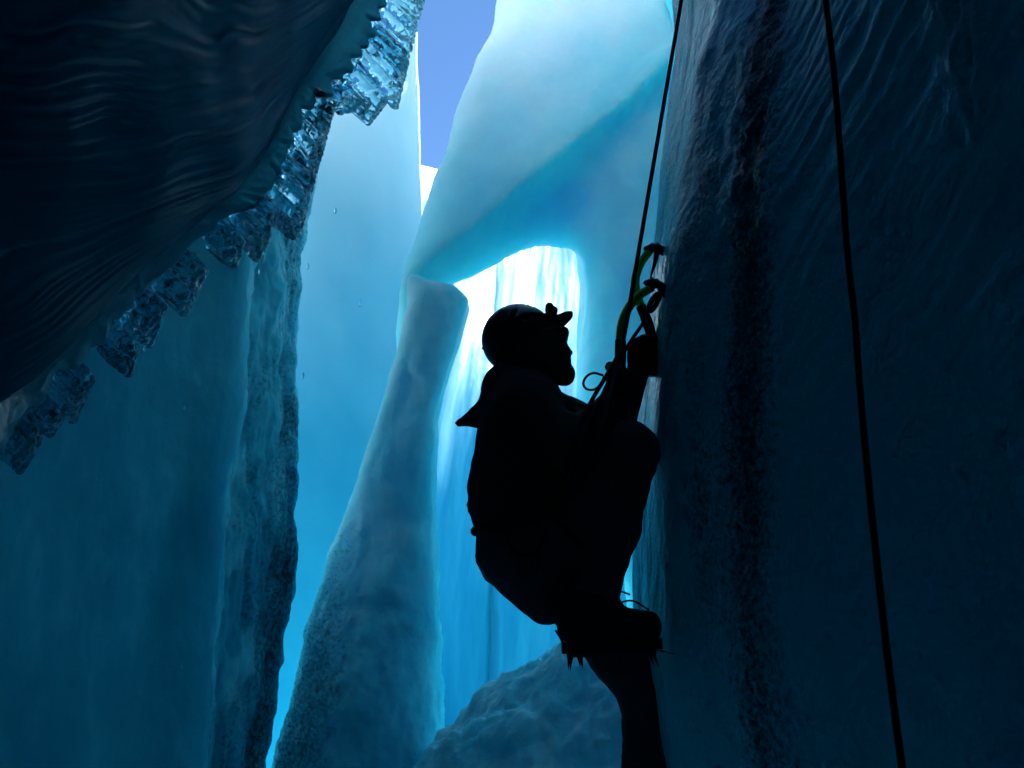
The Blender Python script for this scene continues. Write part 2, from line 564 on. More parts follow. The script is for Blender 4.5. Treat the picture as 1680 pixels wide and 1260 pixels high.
# --- right wall with the climber on its edge
def make_right_wall():
    e1 = interp_z([(1205, -160), (1182, 0), (1152, 100), (1128, 250), (1103, 400), (1089, 500), (1085, 700), (1083, 850),
                   (1087, 1000), (1093, 1100), (1112, 1240), (1150, 1400)], 2.35)
    e2 = interp_z([(1112, -160), (1120, -20), (1127, 60), (1112, 200), (1092, 330), (1078, 450), (1064, 620), (1051, 800), (1056, 980),
                   (1062, 1200)], 3.3)
    zs = np.r_[np.linspace(-0.4, 3.6, 430), np.linspace(3.6, 12.5, 90)[1:]]
    rows = []; back = []
    for z in zs:
        a = e1(z); b = e2(z)
        pl = np.array([(1.6, -3.0), (1.05, -1.0), (0.98, 0.4), (0.93, 1.15), (0.79, 1.6), (a + 0.17, 2.0), (a + 0.035, 2.26), (a, 2.38), (a + 0.012, 2.55),
                       (a * 0.4 + b * 0.6, 2.95), (b, 3.3), (b + 0.05, 3.6), (b + 0.4, 4.3), (1.45, 5.2), (1.55, 6.3), (1.62, 7.3), (1.7, 8.3), (2.1, 9.1), (5.0, 9.6)])
        seg = catmull(pl, 900)
        # dense between y=0.9 and 3.7
        s = np.r_[0, np.cumsum(np.linalg.norm(np.diff(seg, axis=0), axis=1))]
        i0 = np.argmax(seg[:, 1] > 0.8); i1 = np.argmax(seg[:, 1] > 3.7)
        si = np.r_[np.linspace(0, s[i0], 40), np.linspace(s[i0], s[i1], 440)[1:], np.linspace(s[i1], s[-1], 90)[1:]]
        rows.append(np.stack([np.interp(si, s, seg[:, 0]), np.interp(si, s, seg[:, 1]), np.full(len(si), z)], 1))
        back.append([(9, 9.5, z), (9, -3.5, z)])
    g = np.array(rows); back = np.array(back, float)
    nrm = grid_normals(g)
    if nrm[200, 150, 0] > 0: nrm = -nrm
    x, y, z = g[..., 0], g[..., 1], g[..., 2]
    near = sstep(2.5, 2.2, y)
    # broad swells, slanting scallops and rougher ribs
    d = 0.05 * fbm(x * 1.1, y * 1.1, z * 0.7, 3, 11)
    s = y * 0.9 - x * 0.5
    q1 = (z * 0.62 - s * 0.78); q2 = (z * 0.78 + s * 0.62)
    warp = 0.35 * fbm(x * 2, y * 2, z * 2, 2, 8)
    rip = ridged(q1 * 1.6 + warp, q2 * 13.0 + 1.6 * warp, 0 * z, 2, 4)
    upper = sstep(1.7, 2.3, z + 0.2 * fbm(x * 2, y * 2, z, 2, 9))
    farfrom = sstep(2.12, 1.75, y)
    d = d + 0.013 * (rip - 1) * near * farfrom * (0.25 + 0.75 * upper)
    rib = np.exp(-((y - 2.06 + 0.05 * noise3(z * 1.3, 0, 0, 3)) / 0.13) ** 2)
    d = d + rib * (0.012 * fbm(x * 14, y * 14, z * 9, 4, 21) + 0.01)
    d = d + 0.004 * fbm(x * 12, y * 12, z * 5, 3, 31)
    drip = np.exp(-((y - 1.42 + 0.03 * noise3(z * 2, 1, 0, 3)) / 0.05) ** 2) * sstep(2.2, 2.6, z)
    d = d + 0.016 * drip * ridged(y * 40, x * 30, z * 5, 2, 77)
    strip = sstep(2.42, 2.55, y)
    d = d + strip * 0.008 * ridged(y * 9 + x * 4, 0 * x, z * 1.4, 2, 61)
    g = g + nrm * d[..., None]
    dirt = 0.95 * np.exp(-((y - 2.03 + 0.06 * noise3(z * 1.1, 4, 0, 3)) / 0.085) ** 2) * (0.55 + 0.45 * sstep(0.5, 2.6, z))
    dirt = dirt + 0.55 * np.exp(-((y - 2.2) / 0.07) ** 2) * sstep(-0.2, 0.5, fbm(x * 3, y * 3, z * 2.2, 2, 55))
    dirt = np.clip(dirt, 0, 1)
    frost_and_light = np.clip(0.08 * sstep(2.0, 3.2, z) + 0.5 * drip, 0, 1)  # frosty drip with its glints; paler top paints in light from above
    o = ring_solid("ice_wall", g, back, ICE_WALL, attrs={"dirt": dirt, "frost_and_light": frost_and_light})
    tag(o, "dark rippled blue ice wall with a black dirt band that the climber hangs on", "ice wall")


make_right_wall()


# --- left wall below the overhang
def make_left_wall():
    e = interp_z([(520, 150), (500, 300), (490, 450), (483, 600), (480, 800), (470, 1000), (448, 1150), (430, 1260), (415, 1380)], 5.4)
    zs = np.r_[np.linspace(-0.4, 4.2, 360), np.linspace(4.2, 6.6, 20)[1:]]
    rows = []; back = []
    for z in zs:
        a = e(z)
        r1 = (372 + 14 * noise3(z * 0.9, 2, 0, 4) - 840) / FPX * 4.55
        pl = np.array([(-2.0, -3), (-1.75, -0.5), (-1.72, 1.2), (-1.78, 2.6), (-1.80, 3.4), (-1.72, 4.1), (r1, 4.5), (r1 - 0.03, 4.66), (-1.62, 4.85), (-1.52, 5.05),
                       (a - 0.02, 5.32), (a, 5.45), (a - 0.2, 5.75), (-2.3, 6.2), (-3.2, 6.6), (-4.2, 6.8)])
        seg = catmull(pl, 900)
        s = np.r_[0, np.cumsum(np.linalg.norm(np.diff(seg, axis=0), axis=1))]
        i0 = np.argmax(seg[:, 1] > 2.3); i1 = np.argmax(seg[:, 1] > 5.8)
        si = np.r_[np.linspace(0, s[i0], 40), np.linspace(s[i0], s[i1], 420)[1:], np.linspace(s[i1], s[-1], 40)[1:]]
        rows.append(np.stack([np.interp(si, s, seg[:, 0]), np.interp(si, s, seg[:, 1]), np.full(len(si), z)], 1))
        back.append([(-8, 6.6, z), (-8, -3.5, z)])
    g = np.array(rows); back = np.array(back, float)
    nrm = grid_normals(g)
    if nrm[150, 200, 0] < 0: nrm = -nrm
    x, y, z = g[..., 0], g[..., 1], g[..., 2]
    d = 0.06 * fbm(x * 0.9, y * 0.9, z * 0.5, 3, 14)
    ribs = sstep(4.45, 4.7, y)
    d = d + ribs * 0.055 * fbm(x * 4, y * 4.5, z * 1.6, 4, 6, 0.6)
    d = d + ribs * 0.012 * ridged(x * 9, y * 9, z * 2.0, 3, 16)
    d = d + ribs * 0.01 * fbm(x * 16, y * 16, z * 10, 3, 18)
    d = d + 0.006 * fbm(x * 7, y * 7, z * 4, 4, 19)
    g = g + nrm * d[..., None]
    w = 0.05 * noise3(z * 1.3, 8, 0, 3)
    dirt = 0.8 * np.exp(-((y - 5.34 + w) / 0.20) ** 2) * (0.35 + 0.5 * sstep(3.3, 1.2, z))
    dirt = dirt + 0.6 * np.exp(-((y - 4.72 + w) / 0.10) ** 2) * sstep(0.0, 0.5, fbm(x * 2, y * 2, z * 1.4, 2, 51) + 0.2)
    dirt = dirt + 0.35 * sstep(4.6, 4.9, y) * sstep(-0.1, 0.6, fbm(x * 3, y * 3, z * 1.2, 3, 52))
    o = ring_solid("ice_wall", g, back, ICE_BLUE, attrs={"dirt": np.clip(dirt, 0, 1), "frost_and_light": np.clip(0.40 * sstep(3.2, 4.6, y) * sstep(1.6, 3.2, z + 0.3 * fbm(x * 2, y * 2, z * 1.5, 3, 54)) + (0.12 + 0.4 * ribs) * sstep(-0.1, 0.9, fbm(x * 4, y * 4, z * 2.2, 5, 53, 0.65)), 0, 1)})
    tag(o, "dim blue ice wall with a dirt-streaked ribbed edge under the icicle fringe", "ice wall")


make_left_wall()


# --- smooth pale wall further in, left of the sky gap
def make_far_left_wall():
    e = interp_z([(676, -200), (681, 0), (685, 100), (689, 220), (692, 330), (694, 420), (700, 700), (700, 1300)], 8.0)
    zs = np.linspace(-0.4, 9.3, 240)
    rows = []; back = []
    for z in zs:
        a = e(z)
        pl = np.array([(-6.0, 6.2), (-4.2, 6.4), (-3.0, 6.75), (-2.2, 7.15), (-1.5, 7.55), (a - 0.10, 7.93), (a, 8.02), (a - 0.14, 8.10), (a - 0.6, 8.7), (-2.0, 9.8)])
        rows.append(np.c_[catmull(pl, 260), np.full(260, z)])
        back.append([(-6, 10.2, z), (-8, 8.0, z)])
    g = np.array(rows); back = np.array(back, float)
    nrm = grid_normals(g)
    if nrm[100, 120, 1] > 0: nrm = -nrm
    x, y, z = g[..., 0], g[..., 1], g[..., 2]
    d = 0.05 * fbm(x * 0.7, y * 0.7, z * 0.35, 2, 24) + 0.012 * fbm(x * 3, y * 3, z * 2, 3, 25)
    g = g + nrm * d[..., None]
    o = ring_solid("ice_wall", g, back, ICE_DEEP, attrs={"dirt": 0 * x, "frost_and_light": 0.75 * sstep(2.5, 7.0, z + 0.5 * fbm(x, y, z * 0.5, 3, 26))})  # pale top and deep blue foot paint in the fall of light
    tag(o, "smooth pale blue ice wall rising beside the strip of sky", "ice wall")


make_far_left_wall()


# --- back wall seen through the arch
def make_back_wall():
    zz = np.linspace(-0.4, 8.4, 400)
    prof = np.cumsum(0.08 + 0.66 * sstep(2.6, 6.0, zz)) * (zz[1] - zz[0])
    LEAN = lambda z_: np.interp(z_, zz, prof)
    zs = zz
    xs_pl = np.array([(-3.0, 11.2), (-2.0, 10.4), (-1.2, 10.05), (-0.5, 10.0), (0.3, 10.15), (1.2, 10.0), (2.2, 10.1), (3.6, 10.4), (6.0, 10.6)])
    pl = catmull(xs_pl, 420)
    rows = []; back = []
    for z in zs:
        r = np.c_[pl, np.full(len(pl), z)].copy()
        r[:, 1] += LEAN(z)
        rows.append(r)
        back.append([(6.0, 17.5, z), (-3.0, 17.5, z)])
    g = np.array(rows); back = np.array(back, float)
    nrm = grid_normals(g)
    if nrm[100, 200, 1] > 0: nrm = -nrm
    x, y, z = g[..., 0], g[..., 1], g[..., 2]
    lean = x - 0.12 * z
    d = 0.10 * fbm(lean * 1.2, 0 * x, z * 0.25, 3, 34)
    d = d + 0.030 * ridged(lean * 4.5, 0 * x, z * 0.35, 3, 35) * sstep(1.2, 3.5, z)
    d = d + 0.012 * fbm(lean * 14, 0 * x, z * 1.2, 3, 36)
    d = d - 0.10 * np.exp(-((x + 0.22 + 0.02 * noise3(z * 2, 0, 0, 1)) / 0.04) ** 2)
    d = d + 0.05 * sstep(-0.22, -0.12, x) * sstep(3.6, 2.4, z)
    g = g + nrm * d[..., None]
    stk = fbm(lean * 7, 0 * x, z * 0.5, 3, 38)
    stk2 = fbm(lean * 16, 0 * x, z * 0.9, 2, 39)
    frost_and_light = np.clip(sstep(2.8, 5.0, z + 0.9 * stk) * (0.42 + 0.40 * sstep(-0.3, 0.4, stk) + 0.30 * stk2), 0, 1)  # crusted streaks; white top over blue foot also paints in sunlight
    o = ring_solid("ice_wall", g, back, ICE_STREAK, attrs={"dirt": 0 * x, "frost_and_light": frost_and_light})
    tag(o, "sunlit white streaked ice wall seen through the hole of the arch", "ice wall")


make_back_wall()


# --- ice arch with its leaning pillar
def make_arch():
    root = thing("ice_arch", "pale blue ice arch with a rounded hole behind the climber's head", "ice arch", tuple(P(700, 1200, 6.2)))
    YA = 6.1
    outl = [(1300, 1330), (1300, 260), (1170, 150), (1132, 85), (1108, 30), (1096, -40), (1112, -110), (1300, -130), (1300, -700), (870, -700), (840, -260), (824, -90), (812, 0), (790, 50), (768, 110), (738, 200), (712, 285), (686, 375), (664, 450),
            (655, 510), (645, 600), (630, 700), (690, 720), (712, 640), (728, 540), (726, 480), (738, 469), (770, 456), (810, 440), (822, 431), (850, 417), (885, 406), (925, 403), (948, 408),
            (961, 428), (967, 470), (969, 540), (963, 640), (958, 760), (985, 900), (1050, 1000), (1058, 1330)]
    poly = np.array([P(a, b, YA)[[0, 2]] for a, b in outl])
    h = 0.035
    F = Field((-1.5, 5.0, -0.3), (2.1, 9.9, 11.4), h)
    sl = tuple(slice(0, int(n)) for n in F.n)
    x, y, z = F.coords(sl)
    X2, Z2 = np.meshgrid(x.ravel(), z.ravel(), indexing='ij')
    d2 = poly_sdf(poly, X2, Z2)
    # crease of the undercut: below it the face recedes towards the hole
    c0 = P(640, 500, YA)[[0, 2]]; c1 = P(1010, 205, YA)[[0, 2]]
    e = (c1 - c0) / np.linalg.norm(c1 - c0); nn = np.array([-e[1], e[0]])
    w = 0.06 * noise3(X2 * 1.5, Z2 * 1.5, 0 * X2, 2)
    hgt = (X2 - c0[0]) * nn[0] + (Z2 - c0[1]) * nn[1] + w
    yf = YA - 0.25 + 0.42 * np.clip(hgt, 0, 5) + 0.66 * (1 - np.exp(-np.clip(-hgt, 0, 9) / 0.32))
    # the right leg comes forward again as a broad column
    leg = sstep(P(900, 500, YA)[0], P(1080, 500, YA)[0], X2) * sstep(0.35, -0.6, hgt)
    yf = yf - 0.45 * leg
    yf = yf + 0.05 * fbm(X2 * 1.2, Z2 * 1.2, 0 * X2, 3, 44)
    yb = yf + 1.0 + 0 * X2
    # the whole arch leans away upwards, so its hole runs up and back through it
    zr = z.ravel(); d3 = np.zeros(F.n)
    for j, yy in enumerate(y.ravel()):
        fi = np.clip((zr - 0.50 * (yy - YA) - zr[0]) / h, 0, len(zr) - 1.001)
        i0 = fi.astype(int); fr = fi - i0
        d3[:, j, :] = d2[:, i0] * (1 - fr) + d2[:, i0 + 1] * fr
    yf = yf[:, None, :]; yb = yb[:, None, :]
    f = smax(d3, yf - y, 0.22)
    f = smax(f, y - yb, 0.5)
    F.f = f.astype(np.float32)
    v, q = F.mesh()
    v = relax(v, q, 2)
    n = vert_normals(v, q)
    v = v + n * (0.035 * fbm(v[:, 0] * 1.8, v[:, 1] * 1.8, v[:, 2] * 1.3, 3, 45) + 0.008 * ridged(v[:, 0] * 5 + v[:, 2] * 2, v[:, 1] * 4, v[:, 2] * 3, 2, 47))[:, None]
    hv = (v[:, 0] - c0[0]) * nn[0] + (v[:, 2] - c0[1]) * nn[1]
    frost_and_light = np.clip(0.9 * sstep(-0.1, 1.4, hv + 0.3 * fbm(v[:, 0], v[:, 1], v[:, 2], 3, 46)), 0, 1)  # face above the crease whitened to paint in stronger light
    mesh_object("arch_span", v, q, ICE_PALE, root, attrs={"frost_and_light": frost_and_light})

    # pillar: a broad leaning column with a blunt angled shoulder
    YP = 5.9
    outl = [(674, 450), (688, 454), (706, 464), (748, 474), (769, 492), (760, 530), (735, 602), (713, 690), (711, 760), (714, 900), (721, 1080), (724, 1400),
            (418, 1400), (446, 1260), (480, 1130), (510, 1000), (550, 870), (600, 730), (627, 650), (655, 560), (668, 505), (666, 478), (667, 456)]
    poly = np.array([P(a_, b_, YP)[[0, 2]] for a_, b_ in outl])
    h = 0.017
    F = Field((-2.0, 5.2, -0.35), (-0.2, 6.75, 4.25), h)
    sl = tuple(slice(0, int(n_)) for n_ in F.n)
    x, y, z = F.coords(sl)
    X2, Z2 = np.meshgrid(x.ravel(), z.ravel(), indexing='ij')
    X2 = X2 + 0.015 * fbm(X2 * 4, Z2 * 4, 0 * X2, 3, 70) * sstep(3.4, 2.6, Z2)
    d2 = poly_sdf(poly, X2, Z2)
    low = sstep(2.8, 0.4, Z2)
    ridge = np.interp(Z2, [-0.4, 1.0, 2.4, 3.4, 4.2], [-0.85, -0.75, -0.62, -0.55, -0.45])
    yf = 5.72 - 0.22 * low + 0.45 * np.clip(np.abs(X2 - ridge) - 0.03, 0, 2) ** 1.2 + 0.05 * fbm(X2 * 2.2, Z2 * 1.4, 0 * X2, 4, 76, 0.55)
    f = smax(d2[:, None, :] + 0 * y, yf[:, None, :] - y, 0.13)
    f = smax(f, y - (yf[:, None, :] + 0.50 + 0.3 * low[:, None, :]), 0.2)
    F.f = f.astype(np.float32)
    v, q = F.mesh()
    v = relax(v, q, 2)
    n = vert_normals(v, q)
    x, y, z = v.T
    low = sstep(2.6, 0.8, z)
    xl = np.interp(z, poly[12:, 1], poly[12:, 0]); xr = np.interp(z, poly[4:12, 1][::-1], poly[4:12, 0][::-1])
    frac = (x - xl) / np.maximum(xr - xl, 0.05)
    edge = sstep(0.6 + 0.15 * noise3(x * 3, y * 3, z * 3, 5), 0.15, frac)
    d = 0.018 * fbm(x * 3, y * 3, z * 2, 3, 71) + (0.1 + low) * 0.016 * fbm(x * 8, y * 8, z * 6, 4, 72, 0.6) + (0.15 + low) * edge * 0.010 * fbm(x * 24, y * 24, z * 20, 3, 73)
    v = v + n * d[:, None]
    dirt = np.clip((0.15 + 0.5 * low) * edge * sstep(3.5, 2.4, z) + 0.25 * low * sstep(0.1, 0.8, fbm(x * 2, y * 2, z * 2, 3, 74)), 0, 1)
    frost_and_light = np.clip((0.05 + 0.75 * sstep(-0.2, 0.8, fbm(x * 3.2, y * 3.2, z * 2.6, 5, 75, 0.62))) * 0.65 * (1 - 0.85 * edge * low) + 0.32 * sstep(2.4, 3.6, z), 0, 1)  # wispy frost mottling; the pale top is painted-in light
    o = mesh_object("pillar", v, q, ICE_GRAIN, root, attrs={"dirt": dirt, "frost_and_light": frost_and_light})
    o["label"] = "leaning ice pillar with a dirty grainy foot"


make_arch()


# --- rough mound at the foot of the arch
def make_mound():
    n = 240
    xs = np.linspace(-1.2, 1.4, n); ys = np.linspace(3.6, 6.2, n)
    X, Y = np.meshgrid(xs, ys)
    ridge = np.interp(X, [-1.2, -0.65, -0.42, -0.2, 0.0, 0.2, 0.45, 0.8, 1.4], [-0.1, 0.50, 0.80, 0.98, 1.13, 1.24, 1.34, 1.45, 1.6])
    prof = sstep(3.3, 4.75, Y) * sstep(6.4, 5.3, Y)
    Z = ridge * prof - 0.25 * (1 - prof)
    Z = Z + prof * (0.10 * fbm(X * 2.5, Y * 2.5, 0 * X, 3, 81) + 0.045 * fbm(X * 6, Y * 6, 0 * X, 4, 82, 0.55) + 0.010 * fbm(X * 26, Y * 26, 0 * X, 2, 83))
    rim = np.minimum(np.minimum(np.arange(n), n - 1 - np.arange(n))[None, :], np.minimum(np.arange(n), n - 1 - np.arange(n))[:, None])
    Z = np.where(rim == 0, -0.4, Z)
    g = np.stack([X, Y, Z], -1)
    nr = grid_normals(g)
    nr = nr * np.sign(nr[..., 2:3])
    g = g + nr * (0.03 * fbm(X * 4, Y * 4, Z * 4, 4, 86, 0.55) + 0.007 * fbm(X * 22, Y * 22, Z * 22, 3, 87))[..., None]
    idx = np.arange(n * n).reshape(n, n)
    q = np.stack([idx[:-1, :-1], idx[:-1, 1:], idx[1:, 1:], idx[1:, :-1]], -1).reshape(-1, 4)
    dirt = np.clip(0.35 * sstep(-0.1, 0.8, fbm(X * 2, Y * 2, 0 * X, 3, 84)), 0, 1)
    o = mesh_object("ice_mound", g.reshape(-1, 3), q, ICE_GRAIN, attrs={"dirt": dirt, "frost_and_light": np.clip(0.2 + 0.5 * fbm(X * 5, Y * 5, 0 * X, 4, 85, 0.65), 0, 1)})
    tag(o, "lumpy mound of grainy blue ice below the climber beside the pillar foot", "ice mound")


make_mound()


# --- overhang with its belly, curtain and icicle fringe
BELLY = [(a - 38, b - 32, c) for a, b, c in [(700, -170, 4.9), (668, -80, 4.75), (636, 0, 4.6), (600, 60, 4.45), (556, 125, 4.25), (515, 195, 4.05), (478, 268, 3.85), (430, 335, 3.6), (345, 410, 3.3), (262, 480, 3.05),
         (185, 560, 2.8), (95, 640, 2.55), (30, 700, 2.35), (-15, 800, 2.15), (-60, 930, 2.0), (-160, 1150, 1.8)]]


def make_overhang():
    root = thing("ice_overhang", "dark rippled ice overhang with a glassy icicle fringe along its lower edge", "ice overhang", (-2.2, 2.0, 0.0))
    B = catmull([P(*b) for b in BELLY], 420)
    S = np.linspace(0, 1, 420)
    # inner line: far up and towards the viewer, over the camera and left of it
    I = np.stack([np.interp(S, [0, 0.5, 1], [-0.2, -0.95, -1.75]), np.interp(S, [0, 0.5, 1], [-0.8, -1.2, -1.4]), np.interp(S, [0, 0.5, 1], [4.9, 4.0, 0.6])], 1)
    nt = 330
    T = np.linspace(0, 1, nt) ** 1.25
    rows = []
    for t in T:
        p = B * (1 - t) + I * t
        bulge = math.sin(math.pi * min(1, t * 1.0)) * 0.32
        p = p + np.array([-0.25, -0.10, -0.0]) * bulge
        lip = math.sqrt(max(0, 1 - (1 - min(1, t / 0.06)) ** 2))
        p = p + np.array([0.02, -0.05, -0.07]) * lip * np.exp(-t * 3)
        rows.append(p)
    g = np.array(rows)                       # (nt, ns, 3)
    g = np.transpose(g, (1, 0, 2))           # rings along s
    n = grid_normals(g)
    ref = CAM - g
    n = n * np.sign((n * ref).sum(2, keepdims=True))
    SS, TT = np.meshgrid(S, T, indexing='ij')
    x, y, z = g[..., 0], g[..., 1], g[..., 2]
    warp = 0.05 * fbm(SS * 5, TT * 4, 0 * SS, 3, 91)
    ph = (TT ** 0.62 - 0.85 * SS + warp)
    r1 = ridged(ph * 46, SS * 3.2 - TT * 1.0, 0 * SS, 2, 92)
    r2 = ridged(ph * 105 + 1.3 * warp, SS * 4.5, 0 * SS, 2, 93)
    amp = sstep(0.0, 0.06, TT) * (0.35 + 0.65 * sstep(-0.5, 0.4, fbm(SS * 3, TT * 3, 0 * SS, 2, 94)))
    d = amp * (0.024 * (r1 - 1.0) + 0.010 * (r2 - 1.0)) + 0.06 * fbm(x * 1.1, y * 1.1, z * 1.1, 2, 95)
    g = g + n * (d * (0.5 + 0.9 * sstep(0, 0.3, TT)))[..., None]
    # closing points: up from the inner line, over the top, down the outer face to the lip
    back = np.zeros((420, 4, 3))
    back[:, 0] = np.stack([I[:, 0] - 0.2, I[:, 1] - 1.5, np.full(420, 6.0)], 1)
    back[:, 1] = np.stack([B[:, 0] - 1.2, B[:, 1] - 0.5, B[:, 2] + 1.2], 1)
    back[:, 2] = np.stack([B[:, 0] - 0.5, B[:, 1] + 0.1, B[:, 2] + 0.95], 1)
    back[:, 3] = np.stack([B[:, 0] - 0.12, B[:, 1] + 0.1, B[:, 2] + 0.5], 1)
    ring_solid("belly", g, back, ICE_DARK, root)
    return root


OVER = make_overhang()


# --- ice behind and above the viewer that closes the crevasse
def make_rear_wall():
    n = 40
    xs = np.linspace(-7, 7, n); zs = np.linspace(-0.4, TOP, n)
    X, Z = np.meshgrid(xs, zs)
    Y = -2.2 - 0.3 * fbm(X * 0.6, 0 * X, Z * 0.6, 3, 5) + 1.2 * sstep(3.0, 9, Z)
    g = np.stack([X, Y, Z], -1)
    back = np.array([[(7, -5, z), (-7, -5, z)] for z in zs], float)
    o = ring_solid("ice_wall", g, back, ICE_DARK, attrs={"dirt": 0 * X})
    tag(o, "dark ice wall that closes the crevasse behind the viewer", "ice wall")


make_rear_wall()


# --- unseen snow bank added above the viewer to bounce sunlight onto the arch
def make_bounce_snow_bank():
    n = 90
    xs = np.linspace(-14, 14, n); ys = np.linspace(1.3, -9, n)
    X, Y = np.meshgrid(xs, ys)
    Z = 6.0 + 1.5 * (1.3 - Y) + 0.25 * fbm(X * 0.5, Y * 0.5, 0 * X, 3, 15)
    g = np.stack([X, Y, Z], -1)
    low = g[0].copy(); low[:, 2] = 5.5; low[:, 1] -= 0.2
    und = g[-1].copy(); und[:, 2] = 5.5
    g = np.concatenate([und[None], low[None], g], 0)
    nv = g.shape[0]
    idx = np.arange(nv * n).reshape(nv, n)
    q = np.stack([idx[:-1, :-1], idx[:-1, 1:], idx[1:, 1:], idx[1:, :-1]], -1).reshape(-1, 4)
    o = mesh_object("bounce_snow_bank", g.reshape(-1, 3), q, SNOW)
    tag(o, "unseen snow bank added above the viewer to bounce sunlight", "snow", kind="structure")


make_bounce_snow_bank()


# ------------------------------------------------------------------ fringe of the overhang
ICE_CURTAIN = ice_material("curtain_ice", (0.03, 0.21, 0.28), (0.05, 0.26, 0.33), rough=0.35, trans=0.45, sss=0.0, radius=(0.05, 0.2, 0.3), scale=3, spec=0.12, bump=0.3, bump_scale=14, grain=0.1)


def glass_material(name, color, rough=0.06, bump=0.08, scale=22):
    m, N, L, bs = new_mat(name)
    bs.inputs["Base Color"].default_value = (*color, 1)
    bs.inputs["Transmission Weight"].default_value = 1.0
    bs.inputs["IOR"].default_value = 1.31
    tc = N.new("ShaderNodeTexCoord")
    n1 = N.new("ShaderNodeTexNoise"); n1.inputs["Scale"].default_value = scale; n1.inputs["Detail"].default_value = 3
    L.new(tc.outputs["Object"], n1.inputs["Vector"])
    mr = N.new("ShaderNodeMapRange"); mr.inputs["To Min"].default_value = rough * 0.5; mr.inputs["To Max"].default_value = rough * 2
    L.new(n1.outputs["Fac"], mr.inputs["Value"]); L.new(mr.outputs[0], bs.inputs["Roughness"])
    bp = N.new("ShaderNodeBump"); bp.inputs["Strength"].default_value = bump; bp.inputs["Distance"].default_value = 0.01
    L.new(n1.outputs["Fac"], bp.inputs["Height"]); L.new(bp.outputs[0], bs.inputs["Normal"])
    return m


ICE_GLASS = glass_material("glassy_icicle_ice", (0.34, 0.67, 0.78))
WATER = glass_material("meltwater", (0.85, 0.95, 1.0), 0.01, 0.0)

OUTER = [(696, -60, 4.85), (660, 50, 4.7), (622, 125, 4.55), (578, 172, 4.4), (530, 215, 4.2), (495, 300, 4.0), (460, 362, 3.85), (425, 372, 3.75), (380, 396, 3.62), (338, 432, 3.5),
         (298, 474, 3.35), (258, 508, 3.22), (225, 555, 3.1), (190, 596, 3.0), (128, 645, 2.82), (90, 690, 2.7), (38, 762, 2.55), (-25, 850, 2.35), (-90, 960, 2.2)]


def make_curtain():
    n = 300
    A = catmull([P(*b) for b in BELLY[1:-1]], n) + np.array([-0.10, 0.12, 0.06])
    Bc = catmull([P(a_ - 20, b_ - 17, c_) for a_, b_, c_ in OUTER], n)
    su = np.linspace(0, 1, n)
    rag = np.clip(0.22 + 0.30 * fbm(su * 38, 0 * su, 0 * su, 3, 105), 0, 0.6)
    Bc = Bc + (A - Bc) * rag[:, None]
    m = 30
    T = np.linspace(0, 1, m)
    front = np.array([A * (1 - t) + Bc * t for t in T]).transpose(1, 0, 2)
    nr = grid_normals(front)
    nr = nr * np.sign((nr * (CAM - front)).sum(2, keepdims=True))
    th = 0.028 * np.sqrt(np.clip(1 - T ** 3, 0.03, 1))[None, :, None]
    x, y, z = front[..., 0], front[..., 1], front[..., 2]
    d = 0.012 * fbm(x * 3, y * 3, z * 3, 2, 101) + 0.004 * fbm(x * 20, y * 20, z * 20, 3, 102)
    uu = np.linspace(0, 1, n)[:, None] + 0 * T[None, :]; tt = T[None, :] + 0 * uu
    d = d + 0.010 * (ridged(uu * 70 + 2.0 * tt, tt * 1.5, 0 * uu, 2, 104) - 1.0) * sstep(0.1, 0.9, tt)
    f = front + nr * (th + d[..., None]); b = (front - nr * th)[:, ::-1]
    ring_solid("ice_curtain", f, b, ICE_CURTAIN, OVER)


make_curtain()

# right edge of each stepped slab on the photograph (start, end), depth, number of fingers, length, finger radius
SLABS = [((703, -30), (664, 120), 4.80, 18, (46, 70), 6.5), ((668, 105), (652, 176), 4.78, 12, (60, 95), 7.0), ((634, 168), (607, 203), 4.72, 9, (45, 75), 7.0), ((598, 176), (560, 186), 4.66, 5, (30, 50), 7.0),
         ((549, 176), (512, 310), 4.30, 22, (35, 55), 6.0), ((514, 300), (491, 388), 4.20, 16, (45, 70), 6.5), ((474, 366), (484, 392), 4.14, 6, (35, 60), 6.5),
         ((452, 358), (427, 430), 3.86, 13, (52, 66), 7.0), ((396, 402), (386, 438), 3.72, 8, (40, 62), 7.5), ((338, 446), (305, 516), 3.50, 14, (42, 58), 7.0),
         ((270, 506), (248, 566), 3.32, 12, (35, 52), 7.0), ((224, 574), (213, 615), 3.16, 9, (45, 66), 7.5), ((150, 628), (122, 690), 2.95, 11, (35, 60), 7.5),
         ((100, 690), (84, 715), 2.84, 6, (35, 50), 7.5), ((66, 720), (36, 772), 2.72, 10, (35, 55), 7.5)]


